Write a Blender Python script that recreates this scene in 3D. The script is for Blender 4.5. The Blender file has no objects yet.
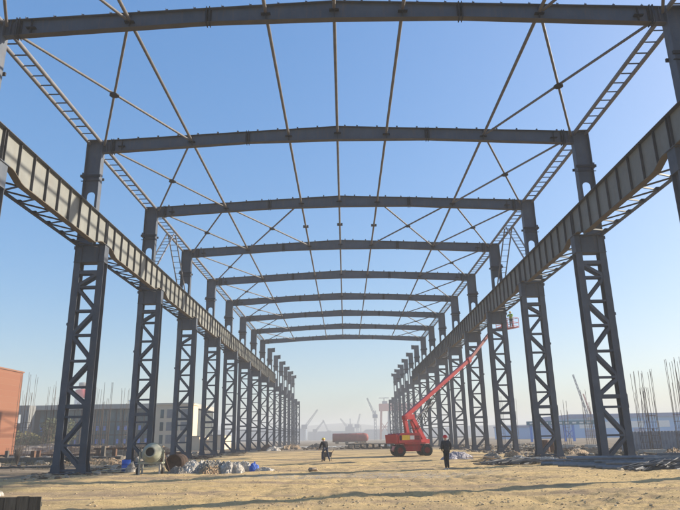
import bpy, math, random
import numpy as np
from mathutils import Vector, Matrix
R = math.radians
random.seed(7)
scn = bpy.context.scene
col = scn.collection

# ------------------------------------------------------------------ materials
def mat(name, c, rough=.7, metal=0., var=.15, scale=3., bump=0., c2=None, scale2=None, spec=.3, detail=6., objvar=.0, stain=0.):
    m = bpy.data.materials.new(name); m.use_nodes = True
    nt = m.node_tree; N = nt.nodes; L = nt.links
    b = N['Principled BSDF']
    b.inputs['Roughness'].default_value = rough
    b.inputs['Metallic'].default_value = metal
    b.inputs['Specular IOR Level'].default_value = spec
    tc = N.new('ShaderNodeTexCoord')
    n = N.new('ShaderNodeTexNoise'); n.inputs['Scale'].default_value = scale; n.inputs['Detail'].default_value = detail
    n.inputs['Roughness'].default_value = .62
    L.new(tc.outputs['Object'], n.inputs['Vector'])
    r = N.new('ShaderNodeValToRGB')
    r.color_ramp.elements[0].position = .32; r.color_ramp.elements[1].position = .68
    c = tuple(c); k = c2 if c2 else tuple(min(1, x*(1+var)) for x in c)
    a = c if c2 else tuple(x*(1-var) for x in c)
    r.color_ramp.elements[0].color = (*a, 1); r.color_ramp.elements[1].color = (*k, 1)
    L.new(n.outputs['Fac'], r.inputs['Fac'])
    out = r.outputs['Color']
    if stain:      # rust bleed and dust streaks running down the steel
        mp = N.new('ShaderNodeMapping'); mp.inputs['Scale'].default_value = (2.2, 2.2, .35)
        n3 = N.new('ShaderNodeTexNoise'); n3.inputs['Scale'].default_value = 1.7; n3.inputs['Detail'].default_value = 9; n3.inputs['Roughness'].default_value = .7
        L.new(tc.outputs['Object'], mp.inputs['Vector']); L.new(mp.outputs['Vector'], n3.inputs['Vector'])
        r3 = N.new('ShaderNodeValToRGB'); r3.color_ramp.elements[0].position = .50; r3.color_ramp.elements[1].position = .72
        L.new(n3.outputs['Fac'], r3.inputs['Fac'])
        f3 = N.new('ShaderNodeMath'); f3.operation = 'MULTIPLY'; f3.inputs[1].default_value = stain; L.new(r3.outputs['Color'], f3.inputs[0])
        m3 = N.new('ShaderNodeMix'); m3.data_type = 'RGBA'; m3.inputs[7].default_value = (.15,.105,.075,1)
        L.new(f3.outputs[0], m3.inputs[0]); L.new(out, m3.inputs[6]); out = m3.outputs[2]
    if objvar:
        oi = N.new('ShaderNodeObjectInfo'); mr = N.new('ShaderNodeMapRange')
        mr.inputs['To Min'].default_value = 1-objvar; mr.inputs['To Max'].default_value = 1+objvar
        L.new(oi.outputs['Random'], mr.inputs['Value'])
        mx = N.new('ShaderNodeVectorMath'); mx.operation = 'SCALE'
        L.new(out, mx.inputs[0]); L.new(mr.outputs['Result'], mx.inputs['Scale']); out = mx.outputs['Vector']
    L.new(out, b.inputs['Base Color'])
    if bump:
        n2 = N.new('ShaderNodeTexNoise'); n2.inputs['Scale'].default_value = scale2 or scale*4; n2.inputs['Detail'].default_value = 8
        L.new(tc.outputs['Object'], n2.inputs['Vector'])
        bp = N.new('ShaderNodeBump'); bp.inputs['Strength'].default_value = bump; bp.inputs['Distance'].default_value = .05
        L.new(n2.outputs['Fac'], bp.inputs['Height']); L.new(bp.outputs['Normal'], b.inputs['Normal'])
    return m

M = {}
M['steel'] = mat('grey_primer_paint', (.048,.060,.082), .55, 0, c2=(.078,.090,.114), scale=1.3, bump=.12, objvar=.17, stain=.4, spec=.35)
M['web'] = mat('weathered_web_paint', (.158,.160,.150), .6, 0, c2=(.205,.207,.190), scale=.9, bump=.1, objvar=.10, stain=.35, spec=.3)
M['stiff'] = mat('stiffener_paint', (.055,.055,.06), .6, 0, var=.2, scale=2., objvar=.1)
M['splice'] = mat('dark_splice_plate', (.022,.022,.026), .7, 0, var=.3, scale=4)
M['rafterflange'] = mat('rafter_underside_paint', (.062,.060,.062), .7, 0, c2=(.095,.085,.078), scale=1.2, objvar=.1)
M['brownflange'] = mat('brown_primer_flange', (.10,.080,.058), .7, 0, c2=(.14,.115,.085), scale=1.2, objvar=.1)
M['pipe'] = mat('brownish_pipe_primer', (.105,.094,.092), .6, 0, c2=(.15,.138,.132), scale=2., objvar=.15)
M['eave'] = mat('pale_grey_pipe_paint', (.13,.127,.138), .6, 0, c2=(.19,.185,.195), scale=2., objvar=.1)
M['rafter'] = mat('dark_rafter_paint', (.052,.064,.086), .55, 0, c2=(.078,.092,.118), scale=.8, bump=.1, objvar=.12, stain=.5)
M['rust'] = mat('rusty_steel', (.09,.05,.033), .85, 0, c2=(.17,.09,.055), scale=4, bump=.3)
M['rebar'] = mat('rusty_rebar', (.11,.085,.07), .85, 0, c2=(.17,.135,.11), scale=4)
M['concrete'] = mat('raw_concrete', (.33,.31,.28), .9, 0, c2=(.45,.43,.39), scale=2, bump=.3)
M['darkconc'] = mat('damp_concrete', (.07,.065,.055), .9, 0, c2=(.16,.14,.12), scale=2, bump=.3)
M['red'] = mat('red_machine_paint', (.38,.008,.014), .38, 0, c2=(.46,.016,.022), scale=2, spec=.5, stain=.35)
M['rimred'] = mat('dusty_red_rim', (.16,.012,.012), .7, var=.3, scale=6)
M['dusty_red'] = mat('dusty_red_boom', (.26,.055,.05), .5, c2=(.34,.10,.09), scale=2)
M['yellow'] = mat('yellow_paint', (.75,.50,.04), .5, 0, var=.1)
M['white'] = mat('white_paint', (.72,.71,.68), .6, 0, var=.08)
M['black'] = mat('black_rubber', (.02,.02,.02), .8, 0, var=.3, scale=8)
M['greymetal'] = mat('grey_boom_steel', (.25,.24,.23), .4, .3, var=.15)
M['blue'] = mat('blue_paint', (.03,.12,.50), .5, 0, var=.15)
M['wood'] = mat('weathered_timber', (.25,.17,.10), .85, 0, c2=(.38,.28,.18), scale=3, bump=.3)

def brick_mat():
    m = mat('red_brick', (.6,.24,.14), .9); nt = m.node_tree; N = nt.nodes; L = nt.links
    tc = N.new('ShaderNodeTexCoord'); mp = N.new('ShaderNodeMapping'); mp.inputs['Rotation'].default_value = (R(90), 0, R(90))
    b = N.new('ShaderNodeTexBrick'); b.inputs['Scale'].default_value = 1.
    b.inputs['Brick Width'].default_value = .8; b.inputs['Row Height'].default_value = .3; b.inputs['Mortar Size'].default_value = .03
    b.inputs['Color1'].default_value = (.225,.09,.05,1); b.inputs['Color2'].default_value = (.235,.10,.056,1); b.inputs['Mortar'].default_value = (.235,.115,.07,1)
    L.new(tc.outputs['Object'], mp.inputs['Vector']); L.new(mp.outputs['Vector'], b.inputs['Vector'])
    L.new(b.outputs['Color'], N['Principled BSDF'].inputs['Base Color']); return m
M['brick'] = brick_mat()

# ------------------------------------------------------------------ mesh builder
class MB:
    def __init__(s): s.v = []; s.f = []; s.sm = []
    def add(s, vs, fs, smooth=False):
        o = len(s.v); s.v += [tuple(v) for v in vs]
        for f in fs: s.f.append(tuple(i+o for i in f)); s.sm.append(smooth)
        return s
    def box(s, x0, x1, y0, y1, z0, z1):
        if x0 > x1: x0, x1 = x1, x0
        if y0 > y1: y0, y1 = y1, y0
        return s.add([(x0,y0,z0),(x1,y0,z0),(x1,y1,z0),(x0,y1,z0),(x0,y0,z1),(x1,y0,z1),(x1,y1,z1),(x0,y1,z1)],
              [(0,3,2,1),(4,5,6,7),(0,1,5,4),(1,2,6,5),(2,3,7,6),(3,0,4,7)])
    def bar(s, a, b, w, h, up=(0,0,1)):
        a = Vector(a); b = Vector(b); d = (b-a).normalized(); up = Vector(up)
        if abs(d.dot(up)) > .97: up = Vector((0,1,0)) if abs(d.y) < .9 else Vector((1,0,0))
        x = d.cross(up).normalized()*w/2; y = x.cross(d).normalized()*h/2
        vs = [a-x-y, a+x-y, a+x+y, a-x+y, b-x-y, b+x-y, b+x+y, b-x+y]
        return s.add(vs, [(0,3,2,1),(4,5,6,7),(0,1,5,4),(1,2,6,5),(2,3,7,6),(3,0,4,7)])
    def tube(s, pts, r, n=8, cap=True, smooth=True):
        P = [Vector(p) for p in pts]; rs = r if isinstance(r, (list, tuple)) else [r]*len(P)
        vs = []; d0 = (P[1]-P[0]).normalized(); up = Vector((0,0,1)) if abs(d0.z) < .9 else Vector((1,0,0))
        for i, p in enumerate(P):
            d = (P[min(i+1,len(P)-1)]-P[max(i-1,0)]).normalized()
            x = d.cross(up).normalized(); y = x.cross(d).normalized()
            for k in range(n):
                a = 2*math.pi*k/n; vs.append(p + x*math.cos(a)*rs[i] + y*math.sin(a)*rs[i])
        fs = [(i*n+k, i*n+(k+1)%n, (i+1)*n+(k+1)%n, (i+1)*n+k) for i in range(len(P)-1) for k in range(n)]
        s.add(vs, fs, smooth)
        if cap:
            s.add([vs[k] for k in range(n)], [tuple(range(n))[::-1]]); s.add([vs[-n+k] for k in range(n)], [tuple(range(n))])
        return s
    def prism(s, poly, y0, y1, axis='y'):
        n = len(poly)
        if axis == 'y': A = [(p[0], y0, p[1]) for p in poly]; B = [(p[0], y1, p[1]) for p in poly]
        elif axis == 'x': A = [(y0, p[0], p[1]) for p in poly]; B = [(y1, p[0], p[1]) for p in poly]
        else: A = [(p[0], p[1], y0) for p in poly]; B = [(p[0], p[1], y1) for p in poly]
        return s.add(A+B, [tuple(range(n)), tuple(range(2*n-1, n-1, -1))]+[(i, (i+1) % n+0, (i+1) % n+n, i+n) for i in range(n)])
    def lathe(s, prof, c=(0,0,0), ax=(0,0,1), n=16, smooth=True):   # prof: (r, h)
        ax = Vector(ax).normalized(); c = Vector(c); up = Vector((0,0,1)) if abs(ax.z) < .9 else Vector((1,0,0))
        x = ax.cross(up).normalized(); y = ax.cross(x).normalized(); vs = []
        for r, h in prof:
            for k in range(n):
                a = 2*math.pi*k/n; vs.append(c+ax*h+x*math.cos(a)*r+y*math.sin(a)*r)
        fs = [(i*n+k, i*n+(k+1) % n, (i+1)*n+(k+1) % n, (i+1)*n+k) for i in range(len(prof)-1) for k in range(n)]
        return s.add(vs, fs, smooth)
    def build(s, name, m, parent=None, loc=None, rot=None):
        me = bpy.data.meshes.new(name); me.from_pydata(s.v, [], s.f); me.update()
        import bmesh
        bm = bmesh.new(); bm.from_mesh(me); bmesh.ops.recalc_face_normals(bm, faces=bm.faces); bm.to_mesh(me); bm.free()
        me.polygons.foreach_set('use_smooth', s.sm)
        me.materials.append(m if not isinstance(m, str) else M[m])
        o = bpy.data.objects.new(name, me); col.objects.link(o)
        if parent: o.parent = parent
        if loc: o.location = loc
        if rot: o.rotation_euler = rot
        return o

def tag(o, label=None, cat=None, group=None, kind=None):
    if label: o['label'] = label
    if cat: o['category'] = cat; o['kind'] = kind or 'thing'
    elif kind: o['kind'] = kind
    if group: o['group'] = group
    return o
def empty(name, loc=(0,0,0), rz=0):
    o = bpy.data.objects.new(name, None); col.objects.link(o); o.location = loc; o.rotation_euler = (0,0,rz); o.empty_display_size = .3
    return o
KIDS = {}
def kids(o): return [c for c in bpy.data.objects if c.parent == o]
def copy_tree(o, parent=None, ks=None):
    c = o.copy(); col.objects.link(c)
    if parent: c.parent = parent
    for ch in (kids(o)): copy_tree(ch, c)
    return c
ORD = ['zeroth','first','second','third','fourth','fifth','sixth','seventh','eighth','ninth','tenth','eleventh','twelfth','thirteenth','fourteenth','fifteenth','sixteenth']

# ------------------------------------------------------------------ camera (solved from the frames of the hall)
F = 619.1; PI_, YA, RO = .2878, -.0032, -.0188
CAM = Vector((.1387, 0, 1.6141))
fw = Vector((math.sin(YA)*math.cos(PI_), math.cos(YA)*math.cos(PI_), math.sin(PI_)))
rt = Vector((math.cos(YA), -math.sin(YA), 0)); up = rt.cross(fw)
r2 = rt*math.cos(RO)+up*math.sin(RO); u2 = -rt*math.sin(RO)+up*math.cos(RO)
cam = bpy.data.cameras.new('camera'); co = bpy.data.objects.new('camera', cam); col.objects.link(co)
cam.sensor_width = 36; cam.lens = 36*F/680; cam.clip_end = 6000; cam.clip_start = .1
co.matrix_world = Matrix(((r2.x, u2.x, -fw.x, CAM.x), (r2.y, u2.y, -fw.y, CAM.y), (r2.z, u2.z, -fw.z, CAM.z), (0,0,0,1)))
scn.camera = co

# ------------------------------------------------------------------ light
SUN_EL, SUN_AZ = 24., 72.       # azimuth clockwise from +Y
sd = Vector((math.sin(R(SUN_AZ))*math.cos(R(SUN_EL)), math.cos(R(SUN_AZ))*math.cos(R(SUN_EL)), math.sin(R(SUN_EL))))
sl = bpy.data.lights.new('sun', 'SUN'); sl.energy = 3.6; sl.angle = R(.8); sl.color = (1, .905, .745)
so = bpy.data.objects.new('sun', sl); col.objects.link(so); so.rotation_euler = (-sd).to_track_quat('-Z', 'Y').to_euler(); so.location = (60, 20, 60)
w = bpy.data.worlds.new('World'); scn.world = w; w.use_nodes = True
nt = w.node_tree; bg = nt.nodes['Background']; sk = nt.nodes.new('ShaderNodeTexSky'); sk.sky_type = 'NISHITA'; sk.sun_disc = False
sk.sun_elevation = R(SUN_EL); sk.sun_rotation = R(SUN_AZ); sk.air_density = 1.2; sk.dust_density = 2.0; sk.ozone_density = 5.0
hs = nt.nodes.new('ShaderNodeHueSaturation'); hs.inputs['Saturation'].default_value = 1.56; hs.inputs['Hue'].default_value = .509
gmn = nt.nodes.new('ShaderNodeGamma'); gmn.inputs['Gamma'].default_value = .56
nt.links.new(sk.outputs['Color'], gmn.inputs['Color']); nt.links.new(gmn.outputs['Color'], hs.inputs['Color']); nt.links.new(hs.outputs['Color'], bg.inputs['Color']); bg.inputs['Strength'].default_value = .15
scn.view_settings.view_transform = 'Standard'; scn.view_settings.look = 'None'; scn.view_settings.gamma = 1
scn.view_settings.exposure = 1.38
scn.view_settings.use_curve_mapping = False

# ------------------------------------------------------------------ ground
def vnoise(x, y, seed=0):
    xi = np.floor(x).astype(np.int64); yi = np.floor(y).astype(np.int64); fx = x-xi; fy = y-yi
    fx = fx*fx*(3-2*fx); fy = fy*fy*(3-2*fy)
    def h(a, b):
        n = (a*374761393 + b*668265263 + seed*1442695041) & 0xffffffff
        n = ((n ^ (n >> 13))*1274126177) & 0xffffffff
        return ((n ^ (n >> 16)) & 0xffff)/65535.
    return (h(xi,yi)*(1-fx)+h(xi+1,yi)*fx)*(1-fy)+(h(xi,yi+1)*(1-fx)+h(xi+1,yi+1)*fx)*fy
def height(x, y):
    x = np.asarray(x, float); y = np.asarray(y, float)
    d = np.hypot(x, y)
    near = np.clip(1-(y-60)/60, 0, 1)*np.clip(1-(np.abs(x)-40)/40, 0, 1)
    fine = np.clip(1-(y-40)/20, 0, 1)
    h = (vnoise(x*.22, y*.22, 1)-.5)*.16+(vnoise(x*.7, y*.7, 2)-.5)*.09
    clod = np.clip(vnoise(x*.3+9, y*.55, 8)-.38, 0, 1)*2.2
    h += fine*((vnoise(x*2.3, y*2.3, 3)-.5)*.035 + (clod+.2)*((vnoise(x*3.6, y*4.4, 4)-.5)*.06 + (vnoise(x*7.5, y*8.5, 5)-.5)*.05)+(vnoise(x*6, y*7, 6)-.5)*.02)
    # wheel ruts that cross the hall
    for (x0, y0, sl_, wd, dp) in ((0, 24.5, .05, .28, .07), (0, 26.3, .06, .28, .06), (0, 19.2, -.04, .3, .06), (0, 40, .12, .4, .07), (0, 43, .12, .4, .06)):
        yy = y0+sl_*x+.5*np.sin(x*.18)+.25*np.sin(x*.5+1)
        t = (y-yy)/wd; h += -dp*np.exp(-t*t)+.5*dp*np.exp(-(np.abs(t)-1.6)**2*2)
    # tyre tracks running down the hall
    for (x0, sl_, ph) in ((-3.2, .10, 0.), (-1.1, .10, 0.), (3.6, -.05, 1.3), (5.7, -.05, 1.3), (9.0, -.22, 2.1)):
        xx = x0+sl_*(y-14)+.35*np.sin(y*.16+ph); t = (x-xx)/.20
        h += .45*fine*(-.045*np.exp(-t**4)*(1+.35*np.sin(y*26)*np.clip(1-(y-24)/8, 0, 1))+.015*np.exp(-(np.abs(t)-1.5)**2*4))
    return h*near-.02
def spread(a, b, step, far, g=1.09):
    xs = list(np.arange(a, b, step)); s = step
    while xs[-1] < far[1]: s *= g; xs.append(xs[-1]+s)
    s = step; l = [a]
    while l[-1] > far[0]: s *= g; l.append(l[-1]-s)
    return np.array(l[:0:-1]+xs)
gx = spread(-15, 16, .115, (-2500, 2500), 1.05); gy = spread(13.5, 36, .085, (-300, 3000), 1.025)
X, Y = np.meshgrid(gx, gy); Z = height(X, Y); nx, ny = len(gx), len(gy)
me = bpy.data.meshes.new('ground'); idx = np.arange(nx*ny).reshape(ny, nx)
quads = np.stack([idx[:-1,:-1], idx[:-1,1:], idx[1:,1:], idx[1:,:-1]], -1).reshape(-1, 4)
me.vertices.add(nx*ny); me.vertices.foreach_set('co', np.stack([X, Y, Z], -1).ravel())
me.loops.add(quads.size); me.loops.foreach_set('vertex_index', quads.ravel())
me.polygons.add(len(quads)); me.polygons.foreach_set('loop_start', np.arange(0, quads.size, 4)); me.polygons.foreach_set('loop_total', np.full(len(quads), 4))
me.polygons.foreach_set('use_smooth', np.ones(len(quads), bool)); me.update()
def gz(x, y): return float(height(x, y))

gm = bpy.data.materials.new('sandy_earth'); gm.use_nodes = True; N = gm.node_tree.nodes; L = gm.node_tree.links
b = N['Principled BSDF']; b.inputs['Roughness'].default_value = .95; b.inputs['Specular IOR Level'].default_value = .1
tc = N.new('ShaderNodeTexCoord')
def noise(sc, det=6, rough=.6, vec=None):
    n = N.new('ShaderNodeTexNoise'); n.inputs['Scale'].default_value = sc; n.inputs['Detail'].default_value = det; n.inputs['Roughness'].default_value = rough
    L.new(vec or tc.outputs['Object'], n.inputs['Vector']); return n.outputs['Fac']
def ramp(src, stops):
    r = N.new('ShaderNodeValToRGB'); e = r.color_ramp.elements
    e[0].position, e[0].color = stops[0][0], (*stops[0][1], 1); e[1].position, e[1].color = stops[-1][0], (*stops[-1][1], 1)
    for p, c in stops[1:-1]: q = e.new(p); q.color = (*c, 1)
    L.new(src, r.inputs['Fac']); return r.outputs['Color']
def mix(f, a, b_):
    m = N.new('ShaderNodeMix'); m.data_type = 'RGBA'
    if isinstance(f, float): m.inputs[0].default_value = f
    else: L.new(f, m.inputs[0])
    L.new(a, m.inputs[6]); L.new(b_, m.inputs[7]); return m.outputs[2]
sand = ramp(noise(.9, 10, .65), [(.3, (.43,.295,.135)), (.5, (.57,.405,.19)), (.7, (.67,.485,.25))])
fine = ramp(noise(14, 8, .7), [(.35, (.31,.205,.10)), (.6, (.68,.50,.255))])
sand = mix(.5, sand, fine)
mpn = N.new('ShaderNodeMapping'); mpn.inputs['Scale'].default_value = (.25, 1.1, 1); L.new(tc.outputs['Object'], mpn.inputs['Vector'])
streak = ramp(noise(.55, 7, .6, mpn.outputs['Vector']), [(.44, (0,0,0)), (.64, (1,1,1))])
damp = ramp(noise(6, 6), [(.3, (.26,.19,.125)), (.7, (.38,.28,.18))])
sand = mix(streak, sand, damp)
dirt = ramp(noise(.35, 10, .65), [(.35, (.10,.085,.06)), (.5, (.20,.155,.11)), (.66, (.34,.27,.19))])
sx = N.new('ShaderNodeSeparateXYZ'); L.new(tc.outputs['Object'], sx.inputs[0])
def mth(op, a, b_=None):
    m = N.new('ShaderNodeMath'); m.operation = op
    for i, q in enumerate((a, b_)):
        if q is None: continue
        if isinstance(q, (int, float)): m.inputs[i].default_value = q
        else: L.new(q, m.inputs[i])
    return m.outputs[0]
nz = mth('MULTIPLY', mth('SUBTRACT', noise(.15, 5), .5), 9.)
fx = mth('SUBTRACT', mth('ADD', mth('ABSOLUTE', sx.outputs['X']), nz), 15.5)
fx = mth('MULTIPLY', fx, .4)
fy = mth('MULTIPLY', mth('SUBTRACT', mth('ADD', sx.outputs['Y'], nz), 85.), .08)
msk = N.new('ShaderNodeClamp'); L.new(mth('MAXIMUM', fx, fy), msk.inputs['Value'])
colr = mix(msk.outputs[0], sand, dirt)
# a strip of grey gravel strewn across the sand
gd = mth('ABSOLUTE', mth('SUBTRACT', mth('ADD', sx.outputs['Y'], mth('MULTIPLY', nz, .15)), 29.5))
gmask = N.new('ShaderNodeMapRange'); gmask.inputs['From Min'].default_value = 1.6; gmask.inputs['From Max'].default_value = .6; L.new(gd, gmask.inputs['Value'])
gx2 = N.new('ShaderNodeMapRange'); gx2.inputs['From Min'].default_value = 7; gx2.inputs['From Max'].default_value = 4.5
L.new(mth('ABSOLUTE', mth('SUBTRACT', sx.outputs['X'], 1.)), gx2.inputs['Value'])
sp = ramp(noise(5, 6, .75), [(.46, (0,0,0)), (.56, (1,1,1))])
gf = mth('MULTIPLY', mth('MULTIPLY', gmask.outputs[0], gx2.outputs[0]), sp)
grv = ramp(noise(25, 4), [(.35, (.20,.19,.17)), (.65, (.42,.40,.37))])
colr = mix(mth('MULTIPLY', gf, .8), colr, grv)
L.new(colr, b.inputs['Base Color'])
bp = N.new('ShaderNodeBump'); bp.inputs['Strength'].default_value = .9; bp.inputs['Distance'].default_value = .08
L.new(noise(7, 12, .75), bp.inputs['Height']); L.new(bp.outputs['Normal'], b.inputs['Normal'])
me.materials.append(gm)
go = bpy.data.objects.new('ground', me); col.objects.link(go); go['kind'] = 'structure'

# ------------------------------------------------------------------ the hall
Y0 = 12.237; BAY = 12.
FY = [Y0+BAY*k for k in range(17)]       # frames 0..16
UO, UI = 16.10, 14.27
ZT = 20.29; RISE = .735
side_name = {-1: 'left', 1: 'right'}

def column_proto(s, fine, shaft=True):
    root = empty('steel_column')
    x = lambda u: s*(u-15.2)
    for uc in (UI+.195, UO-.195):
        m = MB()
        for y in (-.27, .27): m.box(x(uc-.195), x(uc+.195), y-.016, y+.016, .06, 12.15)
        m.box(x(uc-.014), x(uc+.014), -.254, .254, .06, 12.15)
        # bolted splice plates
        for zz in (3.35,): m.box(x(uc-.215), x(uc+.215), -.305, -.287, zz-.38, zz+.38)
        m.build('limb', 'steel', root)
    m = MB()
    m.box(x(UI-.12), x(UO+.12), -.5, .5, 0, .055)
    for uc in (UI+.195, UO-.195):
        for q in (-1, 1):
            m.prism([(x(uc-.30), .055), (x(uc+.30), .055), (x(uc+.22), .5), (x(uc-.22), .5)], q*.30, q*.32)
            for g in (-.28, .28): m.tube([(x(uc+g), q*.40, .05), (x(uc+g), q*.40, .14)], .025, 6)
    m.build('base_plate', 'steel', root)
    zs = [.18, 1.5, 3.05, 3.62, 4.7, 6.2, 7.7, 9.15, 10.6, 11.5]
    a, c = UI+.36, UO-.36
    lac = []
    for y in (-.225, .225):
        for i, z in enumerate(zs):
            h = .22 if i in (3, 9) else .11
            lac.append(('cross_bar', MB().box(x(a-.12), x(c+.12), y-.040, y+.028, z-h/2, z+h/2)))
        k = 0
        for i in range(len(zs)-1):
            z0, z1 = zs[i], zs[i+1]
            if i == 2: continue
            if k % 2 == 0: p, q = (x(a), y, z0+.1), (x(c), y, z1-.1)
            else: p, q = (x(c), y, z0+.1), (x(a), y, z1-.1)
            k += 1
            b_ = MB().bar(p, q, .08, .17, up=(1,0,0))
            for e in (p, q): b_.box(e[0]-.15, e[0]+.15, y*1.0-.012 + (-.027 if y < 0 else .027), y+.012+(-.027 if y < 0 else .027), e[2]-.16, e[2]+.16)
            lac.append(('diagonal_brace', b_))
    if fine:
        for n_, b_ in lac: b_.build(n_, 'steel', root)
    else:
        m = MB()
        for n_, b_ in lac: m.add(b_.v, b_.f)
        m.build('lacing', 'steel', root)
    # capping box and bearing on top of the lattice
    m = MB()
    for y in (-.24, .24): m.box(x(UI+.02), x(UO-.02), y-.015, y+.015, 12.15, 13.2)
    m.box(x(UI-.04), x(UO+.04), -.38, .38, 13.2, 13.24).box(x(UI-.02), x(UO+.02), -.34, .34, 12.11, 12.15)
    for uc in (UI+.02, UI+.40, UO-.42, UO-.02): m.box(x(uc-.012), x(uc+.012), -.32, .32, 12.15, 13.2)
    m.build('cap_girder', 'steel', root)
    if not shaft:
        return root
    # upper shaft: an H section with a walkway hole through its web
    m = MB(); u0, u1 = 15.10, UO
    m.box(x(u0), x(u0+.03), -.26, .26, 13.24, ZT).box(x(u1-.03), x(u1), -.26, .26, 13.24, ZT)
    hw, zb, zt2, uc = .25, 15.0, 16.55, 15.60
    m.box(x(u0+.03), x(uc-hw), -.012, .012, 13.24, ZT-.03); m.box(x(uc+hw), x(u1-.03), -.012, .012, 13.24, ZT-.03)
    m.box(x(uc-hw), x(uc+hw), -.012, .012, 13.24, zb)
    arc = [(x(uc+hw*math.cos(t)), zt2+hw*math.sin(t)) for t in [math.pi*i/8 for i in range(9)]]
    for (p, q) in zip(arc, arc[1:]): m.prism([p, (p[0], ZT-.03), (q[0], ZT-.03), q], -.012, .012)
    m.box(x(u0), x(u1), -.26, .26, ZT-.03, ZT)
    m.build('upper_shaft', 'steel', root)
    m = MB()
    m.box(x(u0-.10), x(u1+.16), -.36, -.262, 17.70, 17.86).box(x(u0-.10), x(u1+.16), .262, .36, 17.70, 17.86).box(x(u0-.10), x(u1+.10), -.33, -.262, 17.42, 17.46)
    m.build('collar', 'splice', root); m = MB()
    m.box(x(u1), x(u1+.14), -.26, .26, 17.72, 17.84)
    m.box(x(u1), x(u1+.16), -.12, .12, 17.95, 18.1)
    m.build('bracket', 'steel', root)
    MB().box(x(u1), x(u1+.14), -.15, .15, 13.0, 13.2).build('bracket', 'steel', root); MB().box(x(u1), x(u1+.12), -.15, .15, 8.3, 8.45).build('bracket', 'steel', root)
    m = MB()      # stub of the rafter welded on the shaft
    e0, e1 = 14.55, 15.10; z1 = lambda u: ZT+RISE*(1-u/UO)
    for (zt_, zb_) in ((0, -.025), (-.83, -.855)):
        m.prism([(x(e0), z1(e0)+zt_), (x(e1), z1(e1)+zt_), (x(e1), z1(e1)+zb_), (x(e0), z1(e0)+zb_)], -.16, .16)
    m.prism([(x(e0), z1(e0)-.025), (x(e1), z1(e1)-.025), (x(e1), z1(e1)-.83), (x(e0), z1(e0)-.83)], -.012, .012)
    m.box(x(e0)-.015, x(e0)+.015, -.19, .19, z1(e0)-.90, z1(e0)+.05)
    m.box(x(e1-.25)-.01, x(e1-.25)+.01, -.15, .15, z1(e1)-.80, z1(e1)-.03)
    m.build('rafter_stub', 'rafter', root)
    return root

protos = {}
for s in (-1, 1):
    used = set()
    for k in range(17):
        kindk = 'fine' if k <= 4 else ('bare' if k == 16 else 'plain')
        key = (s, kindk)
        if key not in protos: protos[key] = column_proto(s, kindk == 'fine', kindk != 'bare')
        if key in used: o = copy_tree(protos[key])
        else: o = protos[key]; used.add(key)
        o.location = (s*15.2, FY[k], 0)
        nm = side_name[s]
        if k == 0: lab = 'lattice steel column of the %s row standing beside the camera, outside the photo' % nm
        elif k == 16: lab = 'lowest and farthest lattice column of the %s row, with no shaft above it' % nm
        elif k > 9: lab = '%s lattice column from the near end in the %s row, with no rafter on it' % (ORD[k], nm)
        else: lab = '%s grey lattice column from the near end in the %s row, carrying a rafter' % (ORD[k], nm)
        tag(o, lab, 'steel column', 'lattice columns along the %s side of the hall' % nm)

# rafters
def rafter_proto():
    root = empty('roof_rafter')
    def dep(u):
        u = abs(u)
        return .95+(.76-.95)*u/5.8 if u < 5.8 else .76+(.85-.76)*(u-5.8)/(14.5-5.8)
    top = lambda u: RISE*(1-abs(u)/UO)
    us = [-14.53, -5.8, 0, 5.8, 14.53]
    m = MB()
    for a, c in zip(us, us[1:]):
        m.prism([(a, top(a)-.025), (c, top(c)-.025), (c, top(c)-dep(c)+.025), (a, top(a)-dep(a)+.025)], -.012, .012)
    m.build('rafter_web', 'rafter', root)
    m = MB(); m2 = MB()
    for a, c in zip(us, us[1:]):
        m.prism([(a, top(a)), (c, top(c)), (c, top(c)-.025), (a, top(a)-.025)], -.16, .16)
        m2.prism([(a, top(a)-dep(a)+.025), (c, top(c)-dep(c)+.025), (c, top(c)-dep(c)), (a, top(a)-dep(a))], -.16, .16)
    m.build('top_flange', 'rafter', root); m2.build('bottom_flange', 'rafterflange', root)
    for u in (-5.8, 5.8, -14.50, 14.50):
        MB().box(u-.15, u+.15, -.024, .024, top(u)-dep(u)+.04, top(u)-.04).box(u-.09, u-.05, -.20, .20, top(u)-dep(u)-.06, top(u)+.05).box(u+.05, u+.09, -.20, .20, top(u)-dep(u)-.06, top(u)+.05).build('splice_plate', 'splice', root)
    for u in (-9.4, -3.15, 0, 3.15, 9.4, -13.9, 13.9):
        MB().box(u-.012, u+.012, -.15, .15, top(u)-dep(u)+.025, top(u)-.025).box(u-.22, u+.22, -.2, .2, top(u)-.50, top(u)-.47).build('gusset', 'splice', root)
    c0 = None
    for i in range(23):
        u = -14.2+i*28.4/22
        if abs(u) < .2: u = .5
        if c0 is None:
            c0 = MB().box(-.05, .05, -.012, .012, 0, .17).box(-.05, -.035, -.07, .07, 0, .17).build('purlin_cleat', 'stiff', root); c = c0
        else: c = c0.copy(); col.objects.link(c)
        c.location = (u, 0, top(u))
    return root
rp = rafter_proto()
for k in range(10):
    o = rp if k == 0 else copy_tree(rp)
    o.location = (0, FY[k], ZT)
    tag(o, ('steel roof rafter overhead before the first one in view, outside the photo' if k == 0 else
            '%s steel roof rafter from the near end, spanning between the two column rows' % ORD[k] if k < 9 else
            'last and lowest looking steel roof rafter, spanning at the far end of the roof frames'), 'rafter', 'arched steel rafters across the hall')

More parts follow.
